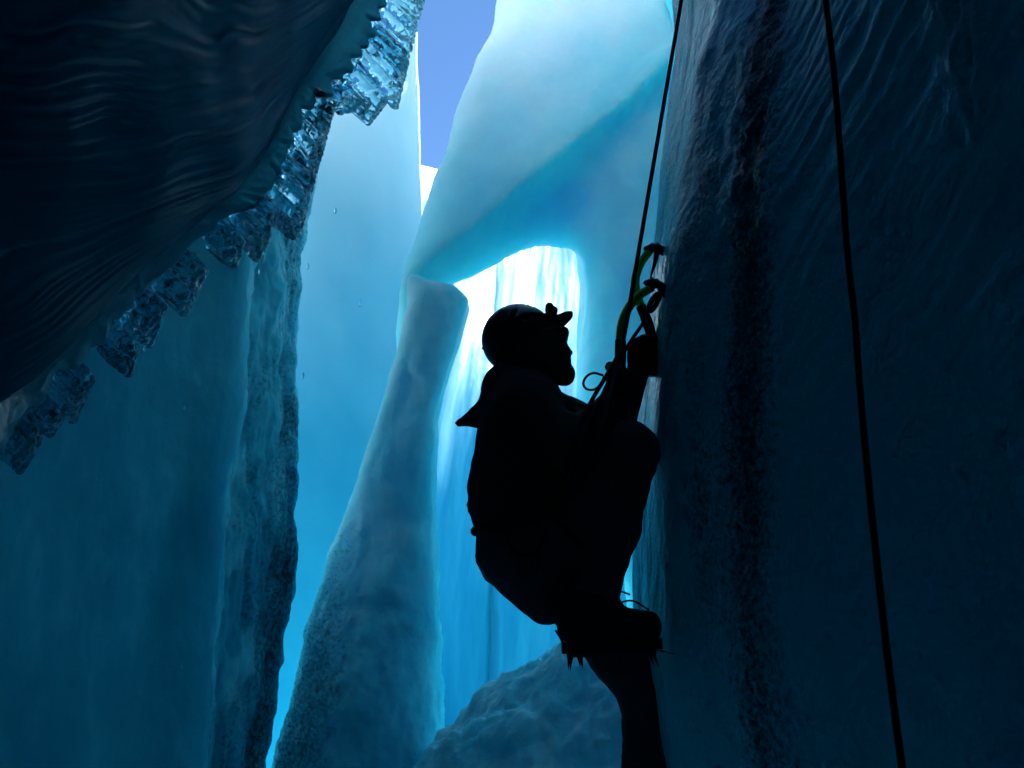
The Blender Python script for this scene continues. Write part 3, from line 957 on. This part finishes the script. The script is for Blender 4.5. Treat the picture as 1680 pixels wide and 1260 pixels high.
def make_fringe():
    rng = np.random.default_rng(7)
    for si, (p0, p1, Y, n, ln, rp) in enumerate(SLABS):
        segs = []
        for i in range(n):
            for layer in range(3):
                t = (i + rng.uniform(-0.3, 0.3)) / max(1, n - 1)
                back = layer * rng.uniform(2, 12)
                tx = p0[0] + (p1[0] - p0[0]) * t; ty = p0[1] + (p1[1] - p0[1]) * t
                ang = math.radians(44 + rng.normal(0, 3.5))
                dx, dy = math.cos(ang), math.sin(ang)
                L = rng.uniform(*ln)
                tx -= dx * back; ty -= dy * back
                yy = Y + rng.uniform(-0.02, 0.03) - (layer - 1) * 0.035
                r = PX(rp * rng.uniform(0.7, 1.25), Y)
                a = P(tx - dx * L, ty - dy * L, yy + rng.uniform(0.05, 0.10)); b = P(tx - dx * r * 200, ty - dy * r * 200, yy)
                c = P(tx, ty, yy + 0.01)
                m = (a + b) / 2 + np.array([0, rng.uniform(-0.012, 0.012), rng.uniform(-0.006, 0.006)])
                segs.append((a, m, b, c, r))
        pts = np.array([q for sg in segs for q in sg[:4]])
        h = PX(1.45, Y)
        F = Field(pts.min(0) - 0.05, pts.max(0) + 0.05, h)
        for a, m, b, c, r in segs:
            F.chain([a, m, b, c], [r * 1.25, r * 1.1, r, r * 0.45], k=r * 0.5)
        v, q = F.mesh()
        nrm = vert_normals(v, q)
        v = v + nrm * (0.0012 * fbm(v[:, 0] * 30, v[:, 1] * 30, v[:, 2] * 30, 2, 103 + si))[:, None]
        mesh_object("icicle_cluster", v, q, ICE_GLASS, OVER)


make_fringe()

# ------------------------------------------------------------------ falling meltwater drops
def make_drops():
    spots = [(550, 346, 4.4, 3.4), (591, 497, 4.6, 3.6), (505, 437, 4.3, 3.0), (497, 616, 4.4, 3.2), (426, 445, 3.84, 3.0), (238, 571, 3.28, 3.2), (303, 668, 3.1, 2.6),
             (133, 622, 2.9, 2.4), (160, 786, 2.7, 2.6), (62, 938, 2.4, 3.0), (300, 1092, 2.9, 2.6), (128, 852, 2.6, 2.4), (130, 1088, 2.6, 3.0)]
    n1, n2 = 8, 10
    for i, (a, b, Y, r) in enumerate(spots):
        c = P(a, b, Y); R = PX(r, Y)
        v = []; f = []
        for k in range(n1 + 1):
            t = k / n1; ph = math.pi * t
            rr = R * math.sin(ph) * (1 - 0.45 * (1 - t)) ; zz = R * 2.0 * -math.cos(ph) * -1
            for j in range(n2):
                v.append((c[0] + rr * math.cos(2 * math.pi * j / n2), c[1] + rr * math.sin(2 * math.pi * j / n2), c[2] + zz))
        for k in range(n1):
            for j in range(n2):
                jj = (j + 1) % n2
                f.append((k * n2 + j, (k + 1) * n2 + j, (k + 1) * n2 + jj, k * n2 + jj))
        o = mesh_object("water_drop", v, f, WATER)
        tag(o, "tiny drop of meltwater falling from the icicle fringe", "water drop", "meltwater drops in mid air")


make_drops()

# ------------------------------------------------------------------ the climber
CLOTH = plain_mat("black_jacket_cloth", (0.032, 0.034, 0.038), rough=0.85, bump=0.3, scale=180, spec=0.2)
PANTS = plain_mat("black_trouser_cloth", (0.06, 0.062, 0.066), rough=0.85, bump=0.3, scale=220, spec=0.2)
SKIN = plain_mat("dark_skin", (0.16, 0.085, 0.06), rough=0.6, var=0.1, scale=30, spec=0.3)  # one even dark brown skin colour
SHELL = plain_mat("dark_helmet_shell", (0.012, 0.014, 0.018), rough=0.38, scale=20, spec=0.4)
RUBBER = plain_mat("black_rubber", (0.012, 0.012, 0.012), rough=0.7, bump=0.2, scale=120, spec=0.3)
GLOVE = plain_mat("black_glove_leather", (0.012, 0.012, 0.013), rough=0.75, bump=0.4, scale=150, spec=0.25)
WEB = plain_mat("black_webbing", (0.014, 0.014, 0.016), rough=0.8, bump=0.4, scale=300, spec=0.2)
STEEL = plain_mat("dark_steel", (0.035, 0.045, 0.055), rough=0.55, metal=0.6, scale=60)
GREEN = plain_mat("lime_green_shaft", (0.62, 0.80, 0.03), rough=0.4, var=0.12, scale=25)
LENS = plain_mat("dark_lens", (0.01, 0.01, 0.012), rough=0.08, scale=10)
ROPE = plain_mat("dark_rope_sheath", (0.016, 0.016, 0.02), rough=0.8, bump=0.6, scale=260, var=0.5, spec=0.2)
LACE = plain_mat("dark_lace", (0.02, 0.018, 0.012), rough=0.8)

person = thing("person", "person in black jacket, helmet and sunglasses climbing the ice wall with bent knee", "person", tuple(P(950, 1300, 2.45)))
YC = 2.42


def px(n):
    return PX(n, YC)


def finish(F, name, mat, parent, amp=0.0, freq=14.0, seed=0, rel=1, aniso=(1, 1, 1)):
    v, q = F.mesh()
    v = relax(v, q, rel)
    if amp > 0:
        n = vert_normals(v, q)
        v = v + n * (amp * fbm(v[:, 0] * freq * aniso[0], v[:, 1] * freq * aniso[1], v[:, 2] * freq * aniso[2], 3, seed))[:, None]
    return mesh_object(name, v, q, mat, parent)


# joints, measured on the photograph
SH_R, EL_R, WR_R = P(864, 672, 2.27), P(942, 735, 2.20), P(1008, 662, 2.29)
SH_L, EL_L, WR_L = P(874, 664, 2.58), P(1008, 716, 2.57), P(1044, 618, 2.45)
HIP_R, KN_R, AN_R = P(862, 900, 2.33), P(1034, 738, 2.26), P(974, 985, 2.29)
HIP_L, KN_L, AN_L = P(885, 905, 2.52), P(1062, 1142, 2.55), P(1056, 1405, 2.56)
NECK, CHEST, WAIST = P(868, 625, YC), P(862, 705, YC), P(840, 840, YC)
dY = np.array([0, 1, 0])

# body: one continuous figure (head, neck, trunk, limbs)
F = Field((-0.22, 2.02, 0.66), (0.50, 2.82, 2.50), 0.0085)
F.ellipsoid(P(866, 562, YC), (px(60), px(48), px(57)), 0.02)
F.capsule(P(900, 556, YC), P(914, 604, YC), px(27), px(20), 0.02)
F.capsule(P(880, 596, YC), P(922, 616, YC), px(28), px(18), 0.02)
F.ellipsoid(P(929, 614, YC), (px(16), px(19), px(19)), 0.012)
F.capsule(P(916, 540, YC) - dY * 0.025, P(916, 540, YC) + dY * 0.025, px(11), k=0.012)
F.capsule(P(922, 556, YC), P(934, 579, YC), px(5), px(6.5), 0.008)
F.capsule(P(931, 591, YC) - dY * 0.012, P(931, 591, YC) + dY * 0.012, px(7), k=0.008)
for sgn in (-1, 1):
    F.ellipsoid(P(868, 578, YC) + dY * sgn * px(48), (px(9), px(5), px(15)), 0.008)
F.capsule(P(870, 595, YC), P(864, 665, YC), px(34), px(36), 0.03)
for sgn in (-0.09, 0.09):
    F.capsule(CHEST + dY * sgn, WAIST + dY * sgn, px(52), px(48), 0.04)
F.capsule(SH_R, SH_L, px(34), k=0.04)
F.chain([SH_R, EL_R, WR_R], [px(28), px(23), px(17)], 0.02)
F.chain([SH_L, EL_L, WR_L], [px(28), px(20), px(15)], 0.02)
F.capsule(HIP_R, HIP_L, px(52), k=0.04)
F.chain([HIP_R, KN_R, AN_R], [px(54), px(33), px(24)], 0.02)
F.chain([HIP_L, KN_L, AN_L], [px(54), px(35), px(22)], 0.02)
finish(F, "body", SKIN, person)

# jacket with hood lying on the back
F = Field((-0.24, 2.00, 1.62), (0.46, 2.84, 2.36), 0.0075)
for sgn in (-0.085, 0.085):
    F.chain([P(862, 672, YC + sgn), P(857, 735, YC + sgn), P(845, 800, YC + sgn), P(840, 836, YC + sgn)], [px(64), px(69), px(68), px(65)], 0.05)
F.capsule(SH_R, SH_L, px(42), k=0.05)
F.chain([SH_R, EL_R, WR_R], [px(45), px(37), px(24)], 0.03)
F.chain([SH_L, EL_L, WR_L], [px(43), px(32), px(20)], 0.03)
F.capsule(P(862, 640, YC), P(872, 616, YC), px(56), px(42), 0.03)             # collar
F.capsule(P(885, 652, YC), P(895, 665, YC), px(30), px(28), 0.02)
F.capsule(P(828, 640, YC) - dY * 0.05, P(828, 640, YC) + dY * 0.05, px(38), k=0.03)
F.capsule(P(822, 672, YC) - dY * 0.06, P(822, 672, YC) + dY * 0.06, px(34), k=0.03)
F.capsule(P(812, 684, YC), P(750, 694, YC), px(24), px(3), 0.015, flat=2.0)
F.capsule(P(800, 660, YC), P(752, 693, YC), px(14), px(2), 0.015, flat=2.0)
F.capsule(P(772, 836, YC) - dY * 0.08, P(772, 836, YC) + dY * 0.08, px(5), k=0.02)
F.capsule(P(952, 680, 2.28), P(944, 672, 2.30), px(8), px(7), 0.012)
jacket = finish(F, "jacket", CLOTH, person, amp=0.0055, freq=13, seed=201)

# trousers
F = Field((-0.20, 2.02, 0.66), (0.50, 2.84, 2.12), 0.008)
F.ellipsoid(P(848, 895, YC), (px(63), px(112), px(72)), 0.03)
F.capsule(P(842, 850, YC) - dY * 0.07, P(842, 850, YC) + dY * 0.07, px(60), k=0.03)
mid = P(1004, 862, 2.27)
F.chain([HIP_R, (HIP_R + KN_R) / 2, KN_R, mid, AN_R], [px(66), px(57), px(43), px(42), px(34)], 0.025)
F.chain([HIP_L, (HIP_L + KN_L) / 2, KN_L, P(1062, 1270, 2.56), AN_L], [px(60), px(47), px(42), px(39), px(32)], 0.025)
F.capsule(P(852, 935, YC), P(896, 985, 2.36), px(46), px(38), 0.03)
F.capsule(P(826, 912, YC) - dY * 0.07, P(826, 912, YC) + dY * 0.07, px(40), k=0.03)
finish(F, "trousers", PANTS, person, amp=0.006, freq=11, seed=211, aniso=(1, 1, 1.4))

# helmet
F = Field(P(770, 630, YC) - np.array([0, 0.2, 0]), P(930, 470, YC) + np.array([0, 0.2, 0]), 0.0035)
F.ellipsoid(P(851, 557, YC), (px(64), px(58), px(62)), 0.001, rot=0.12)
sl = tuple(slice(0, int(n)) for n in F.n)
x, y, z = F.coords(sl)
a = P(812, 603, YC); b = P(908, 533, YC)
t = (b - a) / np.linalg.norm(b - a)
nrm2 = np.array([t[2], 0, -t[0]])
pl = (x - a[0]) * nrm2[0] + (z - a[2]) * nrm2[2] + 0 * y
F.f = smax(F.f, pl.astype(np.float32), 0.01).astype(np.float32)
for k in range(3):
    for sg in (-1, 1):
        q0 = P(822 + 24 * k, 522 - 6 * k, YC) + dY * sg * (0.066 + 0.012 * k); q1 = P(812 + 24 * k, 552 - 6 * k, YC) + dY * sg * (0.092)
        F.capsule(q0, q1, 0.006, k=0.004, cut=True)
helmet = finish(F, "helmet", SHELL, person, rel=2)
# rim band, headlamp with strap, visor of the cap below the helmet
tube("rim", [P(814, 600, YC) - dY * 0.05, P(850, 577, YC) - dY * 0.094, P(890, 547, YC) - dY * 0.07, P(909, 530, YC), P(890, 547, YC) + dY * 0.07, P(850, 577, YC) + dY * 0.094, P(814, 600, YC) + dY * 0.05],
     0.005, RUBBER, helmet, n=60)
tube("strap", [P(793, 572, YC), P(822, 552, YC) - dY * 0.085, P(862, 535, YC) - dY * 0.1, P(890, 530, YC) - dY * 0.07, P(902, 516, YC), P(890, 530, YC) + dY * 0.07, P(862, 540, YC) + dY * 0.09],
     0.006, WEB, helmet, n=60)
F = Field(P(880, 540, YC) - dY * 0.06, P(930, 485, YC) + dY * 0.06, 0.0025)
F.capsule(P(901, 506, YC) - dY * 0.018, P(901, 506, YC) + dY * 0.018, px(7), k=0.002)
F.capsule(P(908, 512, YC) - dY * 0.018, P(908, 512, YC) + dY * 0.018, px(7), k=0.004)
F.capsule(P(905, 515, YC) - dY * 0.018, P(905, 515, YC) + dY * 0.018, px(7), k=0.004)
finish(F, "headlamp", RUBBER, helmet, rel=1)
v = []; f = []
for i in range(9):
    u = -1 + i / 4
    for j in range(5):
        w = j / 4
        base = P(896, 533, YC); tip = P(940, 516, YC)
        p = base + (tip - base) * w * (1 - 0.35 * u * u) + dY * u * 0.062 + np.array([0, 0, -0.006 * u * u])
        v += [p + np.array([0, 0, 0.0045]), p - np.array([0, 0, 0.0045])]
for i in range(8):
    for j in range(4):
        a0 = (i * 5 + j) * 2; b0 = ((i + 1) * 5 + j) * 2
        f += [(a0, a0 + 2, b0 + 2, b0), (a0 + 1, b0 + 1, b0 + 3, a0 + 3)]
for i in range(8):
    for j in (0, 4):
        a0 = (i * 5 + j) * 2; b0 = ((i + 1) * 5 + j) * 2
        f.append((a0, b0, b0 + 1, a0 + 1) if j == 0 else (a0, a0 + 1, b0 + 1, b0))
for j in range(4):
    for i in (0, 8):
        a0 = (i * 5 + j) * 2
        f.append((a0, a0 + 1, a0 + 3, a0 + 2) if i == 0 else (a0, a0 + 2, a0 + 3, a0 + 1))
mesh_object("cap_visor", v, f, CLOTH, helmet)

# sunglasses
F = Field(P(860, 600, YC) - dY * 0.1, P(950, 520, YC) + dY * 0.1, 0.0026)
for sg in (-1, 1):
    F.ellipsoid(P(925, 555, YC) + dY * sg * 0.034, (px(7.5), 0.030, px(13)), 0.003, rot=-0.2)
    F.chain([P(925, 548, YC) + dY * sg * 0.058, P(905, 552, YC) + dY * sg * 0.078, P(868, 566, YC) + dY * sg * 0.086], [0.004, 0.0035, 0.003], 0.002)
F.capsule(P(931, 551, YC) - dY * 0.03, P(931, 551, YC) + dY * 0.03, 0.0035, k=0.003)
finish(F, "sunglasses", LENS, person)


def glove(name, grip_c, axis, wrist, gr, res=0.0032):
    """palm, four fingers curled round the grip and a thumb from the side of the palm"""
    a = axis / np.linalg.norm(axis)
    w = wrist - grip_c; w = w - a * (w @ a); w /= np.linalg.norm(w)
    n = np.cross(a, w)
    if n[1] > 0: n = -n                                    # fingers close on the viewer's side
    F = Field(np.minimum(grip_c, wrist) - 0.1, np.maximum(grip_c, wrist) + 0.1, res)
    R = gr + 0.010
    for i, (o, rr, L) in enumerate([(0.034, 0.0112, 250), (0.012, 0.0118, 262), (-0.010, 0.0112, 255), (-0.030, 0.0098, 235)]):
        ang = np.radians(np.linspace(-15, L, 7))
        pts = [grip_c + a * (o + 0.004 * math.sin(3 * t)) + R * (math.cos(t) * w + math.sin(t) * n) * (1 + 0.12 * math.sin(t * 2.2)) for t in ang]
        F.chain(pts, list(np.linspace(rr, rr * 0.82, 7)), 0.003)
        F.capsule(pts[0], grip_c + w * 0.052 + a * o * 0.7, rr * 1.1, rr * 1.25, 0.012)
    F.capsule(grip_c + w * 0.040 + a * 0.02, grip_c + w * 0.046 - a * 0.022, 0.022, 0.020, 0.016)
    base = grip_c + w * 0.042 + a * 0.03 - n * 0.012
    F.chain([base, grip_c + w * 0.012 + a * 0.052 - n * (R + 0.004), grip_c - w * 0.020 + a * 0.048 - n * R * 0.8, grip_c - w * R * 1.1 + a * 0.040 + n * 0.004], [0.017, 0.0135, 0.012, 0.0105], 0.006)
    F.capsule(grip_c + w * 0.05, wrist, 0.024, 0.027, 0.016)
    F.capsule(wrist - (wrist - grip_c) * 0.12, wrist + (wrist - grip_c) * 0.25, 0.031, 0.034, 0.012)     # gauntlet cuff
    o = finish(F, name, GLOVE, person, amp=0.0012, freq=60, seed=221)
    return o


# ---- boots with crampons
def boot(ankle, heel, toe, name="boot"):
    d = toe - heel; L = np.linalg.norm(d); d = d / L
    up = np.array([0, 0, 1.0]); up = up - d * (up @ d); up /= np.linalg.norm(up)
    side = np.cross(d, up)
    F = Field(np.minimum(np.minimum(heel, toe), ankle) - 0.13, np.maximum(np.maximum(heel, toe), ankle) + 0.13, 0.0055)
    c = lambda s_, u_: heel + d * s_ * L + up * u_
    F.capsule(c(0.14, 0.055), c(0.5, 0.055), 0.043, 0.046, 0.02)
    F.capsule(c(0.5, 0.052), c(0.86, 0.045), 0.048, 0.040, 0.02)
    F.capsule(c(0.20, 0.06), ankle + (ankle - c(0.2, 0.06)) * 0.25, 0.050, 0.056, 0.03)
    F.capsule(c(0.45, 0.075), ankle, 0.042, 0.05, 0.03)
    sl = tuple(slice(0, int(n)) for n in F.n)
    x, y, z = F.coords(sl)
    hgt = (x - heel[0]) * up[0] + (y - heel[1]) * up[1] + (z - heel[2]) * up[2]
    F.f = np.maximum(F.f, (0.012 - hgt + 0 * F.f)).astype(np.float32)
    b = finish(F, name, RUBBER, person, amp=0.002, freq=30, seed=231)
    # sole
    prof = [(0.0, 0.030), (0.06, 0.037), (0.2, 0.038), (0.42, 0.034), (0.66, 0.047), (0.85, 0.043), (0.96, 0.026), (1.0, 0.008)]
    ring = [(s_, wd) for s_, wd in prof] + [(s_, -wd) for s_, wd in prof[::-1]]
    v = [heel + d * s_ * L + side * wd + up * hh for hh in (-0.012, 0.014) for s_, wd in ring]
    m = len(ring)
    f = [(i, (i + 1) % m, m + (i + 1) % m, m + i) for i in range(m)] + [tuple(range(m))[::-1], tuple(range(m, 2 * m))]
    mesh_object("sole", v, f, RUBBER, b, smooth=False)
    # crampon: bars, points
    v = []; f = []

    def bar(p, q, wv, tv):
        i = len(v)
        for e in (p, q):
            for sa, sb in ((1, 1), (-1, 1), (-1, -1), (1, -1)):
                v.append(e + wv * sa + tv * sb)
        f.extend([(i, i + 1, i + 5, i + 4), (i + 1, i + 2, i + 6, i + 5), (i + 2, i + 3, i + 7, i + 6), (i + 3, i, i + 4, i + 7), (i + 3, i + 2, i + 1, i), (i + 4, i + 5, i + 6, i + 7)])

    def spike(p, q, w1):
        i = len(v)
        for sa, sb in ((1, 1), (-1, 1), (-1, -1), (1, -1)):
            v.append(p + d * w1 * sa + side * 0.0015 * sb)
        v.append(q)
        f.extend([(i, i + 1, i + 4), (i + 1, i + 2, i + 4), (i + 2, i + 3, i + 4), (i + 3, i, i + 4), (i + 3, i + 2, i + 1, i)])

    z0 = -0.016
    for sg in (-1, 1):
        bar(c(0.05, z0) + side * sg * 0.03, c(0.30, z0) + side * sg * 0.033, side * 0.002, up * 0.006)
        bar(c(0.52, z0) + side * sg * 0.040, c(0.92, z0) + side * sg * 0.030, side * 0.002, up * 0.006)
        for s_, l_, lean in ((0.08, 0.040, -0.006), (0.17, 0.036, 0.003), (0.30, 0.034, 0.006), (0.55, 0.034, 0.0), (0.72, 0.036, 0.002), (0.88, 0.040, 0.012)):
            spike(c(s_, z0) + side * sg * 0.036, c(s_, z0 - l_) + side * sg * 0.037 + d * lean, 0.0065)
        spike(c(0.96, z0) + side * sg * 0.016, c(1.13, z0 - 0.012) + side * sg * 0.016, 0.012)
    bar(c(0.17, z0), c(0.7, z0), side * 0.008, up * 0.0015)
    bar(c(0.17, z0) - side * 0.036, c(0.17, z0) + side * 0.036, d * 0.008, up * 0.0015)
    bar(c(0.7, z0) - side * 0.042, c(0.7, z0) + side * 0.042, d * 0.008, up * 0.0015)
    cr = mesh_object("crampon", v, f, STEEL, b, smooth=False)
    tube("heel_bail", [c(0.05, 0.0) - side * 0.035, c(-0.05, 0.045), c(0.05, 0.0) + side * 0.035], 0.003, STEEL, b, n=20)
    for k, (s_, u_) in enumerate(((0.42, 0.112), (0.52, 0.102), (0.62, 0.094))):
        tube("lace", [c(s_, u_) - side * 0.032 - up * 0.01, c(s_ + 0.02, u_ + 0.008), c(s_ - 0.01, u_ + 0.004), c(s_, u_) + side * 0.032 - up * 0.01], 0.0028, LACE, b, n=16)
    tube("lace", [c(0.50, 0.11), c(0.60, 0.135), c(0.72, 0.126)], 0.0026, LACE, b, n=16)
    tube("lace", [c(0.58, 0.105), c(0.74, 0.110), c(0.90, 0.085)], 0.0026, LACE, b, n=16)
    return b


boot(AN_R, P(922, 1064, 2.29), P(1086, 1056, 2.29))
shift = AN_L - AN_R
boot(AN_L, P(922, 1064, 2.29) + shift, P(1086, 1056, 2.29) + shift)

# harness
har = tube("harness_belt", [P(905, 850, YC - 0.17), P(850, 858, YC - 0.215), P(790, 868, YC - 0.13), P(780, 872, YC), P(790, 868, YC + 0.13), P(850, 858, YC + 0.215), P(905, 845, YC + 0.17)],
           0.014, WEB, person, n=60)
for hp, kp, sg in ((HIP_R, KN_R, -1), (HIP_L, KN_L, 1)):
    ax = (kp - hp) / np.linalg.norm(kp - hp)
    c = hp + ax * 0.12
    u = np.cross(ax, dY); u /= np.linalg.norm(u); w = np.cross(ax, u)
    tube("leg_loop", [c + (u * math.cos(t) + w * math.sin(t)) * 0.110 for t in np.linspace(0, 2 * math.pi, 15)], 0.010, WEB, har, n=60)
tube("gear_loop", [P(905, 850, YC - 0.2), P(880, 905, YC - 0.235), P(845, 905, YC - 0.235), P(825, 866, YC - 0.2)], 0.004, WEB, har, n=30)
for a_, b_ in ((862, 912), (872, 908)):
    cc = P(a_, b_ + 14, YC - 0.235)
    tube("carabiner", [cc + np.array([0.016 * math.cos(t), 0.004 * math.sin(t), 0.034 * math.sin(t)]) for t in np.linspace(0, 2 * math.pi, 17)], 0.0045, STEEL, har, n=50)
tube("haul_loop", [P(790, 895, YC - 0.03), P(782, 912, YC - 0.02), P(790, 918, YC), P(796, 908, YC)], 0.005, WEB, har, n=24)

# ------------------------------------------------------------------ ice axes
def axe(label, shaft_px, head_px, Y, grip_from, group="ice axes planted in the wall"):
    pts = [P(a_, b_, Y + dy) for a_, b_, dy in shaft_px]
    root = thing("ice_axe", label, "ice axe", tuple(pts[-1]), group)
    allp = catmull(pts, 80)
    k = int(grip_from * 80)
    tube("shaft", allp[:k + 1:4], [0.0125, 0.0135, 0.014], GREEN, root, n=40, seg=14)
    gpts = allp[k:]
    g = tube("grip", gpts[::3], [0.0155, 0.0165, 0.0155, 0.0165, 0.0165], RUBBER, root, n=40, seg=14)
    tube("pommel", [gpts[-1], gpts[-1] + (gpts[-1] - gpts[-3]) * 0.8], [0.02, 0.016], STEEL, root, n=8)
    # head: block, hammer, toothed pick
    hp = [P(a_, b_, Y) for a_, b_ in head_px]
    F = Field(np.min(hp, 0) - 0.05, np.max(hp, 0) + 0.05, 0.0028)
    F.chain(hp, [0.0085, 0.0105, 0.012, 0.0105, 0.008][:len(hp)], 0.006)
    F.capsule(pts[0] + (pts[0] - allp[3]) * 0.2, hp[1], 0.0125, 0.011, 0.006)
    F.capsule(hp[1] + np.array([0.004, 0, 0.012]), hp[1] + np.array([0.002, 0, 0.0]), 0.006, k=0.004)
    F.capsule(hp[2] + np.array([0.0, 0, 0.013]), hp[2], 0.005, k=0.004)
    h = finish(F, "head", STEEL, root)
    e = hp[-1]; d0 = (hp[-1] - hp[-2]) / np.linalg.norm(hp[-1] - hp[-2])
    dn = np.array([-d0[2], 0, d0[0]]); dn = -dn if dn[2] > 0 else dn
    top = [e + d0 * t_ - np.array([0, 0, 0.30 * t_ * t_ * 6]) for t_ in np.linspace(-0.02, 0.09, 12)]
    v = []; f = []
    for i, p in enumerate(top):
        wd = 0.015 * (1 - i / 13)
        low = p + dn * (wd + (0.003 if i % 2 else 0))
        for off in (-0.002, 0.002):
            v += [p - dn * wd * 0.6 + dY * off, low + dY * off]
    for i in range(len(top) - 1):
        a0 = i * 4; b0 = a0 + 4
        f += [(a0, a0 + 1, b0 + 1, b0), (a0 + 2, b0 + 2, b0 + 3, a0 + 3), (a0, b0, b0 + 2, a0 + 2), (a0 + 1, a0 + 3, b0 + 3, b0 + 1)]
    f += [(0, 2, 3, 1)]; m = (len(top) - 1) * 4; f += [(m, m + 1, m + 3, m + 2)]
    mesh_object("pick", v, f, STEEL, h, smooth=False)
    return root, allp


ax1, line1 = axe("lime green ice axe planted higher on the wall edge", [(1064, 414, 0), (1050, 434, 0), (1042, 462, 0), (1047, 490, 0), (1058, 518, 0), (1068, 548, 0), (1072, 580, 0), (1071, 612, 0)],
                 [(1060, 408), (1068, 407), (1078, 406), (1088, 410), (1095, 416)], 2.44, 0.47)
ax2, line2 = axe("lime green ice axe planted lower, its long curved shaft crossed by the rope", [(1066, 474, 0), (1050, 484, 0), (1032, 504, 0), (1021, 530, 0), (1018, 560, 0), (1018, 590, 0), (1016, 622, 0), (1010, 655, 0)],
                 [(1060, 464), (1068, 464), (1078, 466), (1086, 470), (1091, 478)], 2.32, 0.52)
tube("hanging_strap", [P(1078, 412, 2.43), P(1075, 428, 2.42), P(1070, 446, 2.41), P(1066, 462, 2.40)], [0.009, 0.007, 0.004, 0.002], WEB, ax1, n=24)
glove("glove", P(1071, 576, 2.44), line1[62] - line1[76], WR_L, 0.0165)
glove("glove", P(1015, 634, 2.32), line2[62] - line2[76], WR_R + np.array([-0.004, 0, -0.012]), 0.0165)

# lanyards from the axes to the harness
def lanyard(label, pts, r, loops):
    root = thing("axe_lanyard", label, "lanyard", tuple(pts[-1]), "lanyards clipped to the ice axes")
    tube("cord", pts, r, WEB, root, n=70)
    for lp in loops:
        tube(lp[0], lp[1], lp[2], lp[3], root, n=50)


c0 = P(975, 626, 2.24)
lanyard("black cord lanyard with an open loop below the lower ice axe", [P(1018, 566, 2.29), P(1014, 582, 2.28), P(1002, 604, 2.26), P(988, 628, 2.25), P(972, 655, 2.22), P(950, 700, 2.15), P(925, 790, 2.12), P(905, 846, 2.2)], 0.0058,
        [("cord_loop", [P(a_, b_, 2.25) for a_, b_ in ((990, 616), (974, 612), (962, 618), (957, 629), (962, 638), (975, 639), (986, 629), (991, 618))], 0.0034, WEB)])
cb = P(1073, 496, 2.30)
lanyard("black sling with a carabiner clipped to the lower ice axe head", [P(1063, 510, 2.31), P(1055, 530, 2.31), P(1040, 552, 2.30), P(1026, 574, 2.28), P(1008, 606, 2.26), P(992, 640, 2.24), P(965, 700, 2.14), P(930, 800, 2.11), P(908, 848, 2.2)], 0.0052,
        [("carabiner", [cb + np.array([0.008 * math.cos(t) + 0.014 * math.sin(t), 0.004 * math.cos(t), 0.026 * math.sin(t) - 0.002 * math.cos(t)]) for t in np.linspace(0, 2 * math.pi, 17)], 0.0078, STEEL)])

# ------------------------------------------------------------------ ropes
lo = P(1026, 540, 2.27); hi = P(1118, 0, 2.36)
dr = (hi - lo)
rp = [P(905, 842, 2.19), P(955, 790, 2.08), P(990, 700, 2.06), P(1010, 610, 2.20)] + [lo + dr * t for t in (0.0, 0.25, 0.5, 0.75, 1.0, 1.5, 2.0, 2.6)]
o = tube("climbing_rope", rp, 0.0062, ROPE, n=160, seg=12)
tag(o, "taut dark rope running from the climber up along the wall edge", "rope", "climbing ropes")
YR = 1.25
rp = [(1355, 0), (1371, 150), (1389, 400), (1402, 520), (1411, 640), (1429, 830), (1453, 1050), (1480, 1260), (1508, 1450)]
pts = [P(a_, b_, YR) for a_, b_ in rp]
top_dir = pts[0] - pts[1]
pts = [pts[0] + top_dir * k for k in (9.0, 6.0, 3.0, 1.5)] + pts + [np.array([0.66, 1.22, 0.3]), np.array([0.62, 1.3, 0.12]), np.array([0.45, 1.5, 0.14])]
o = tube("climbing_rope", pts, 0.0052, ROPE, n=200, seg=12)
tag(o, "slack dark rope hanging in front of the rippled right wall", "rope", "climbing ropes")
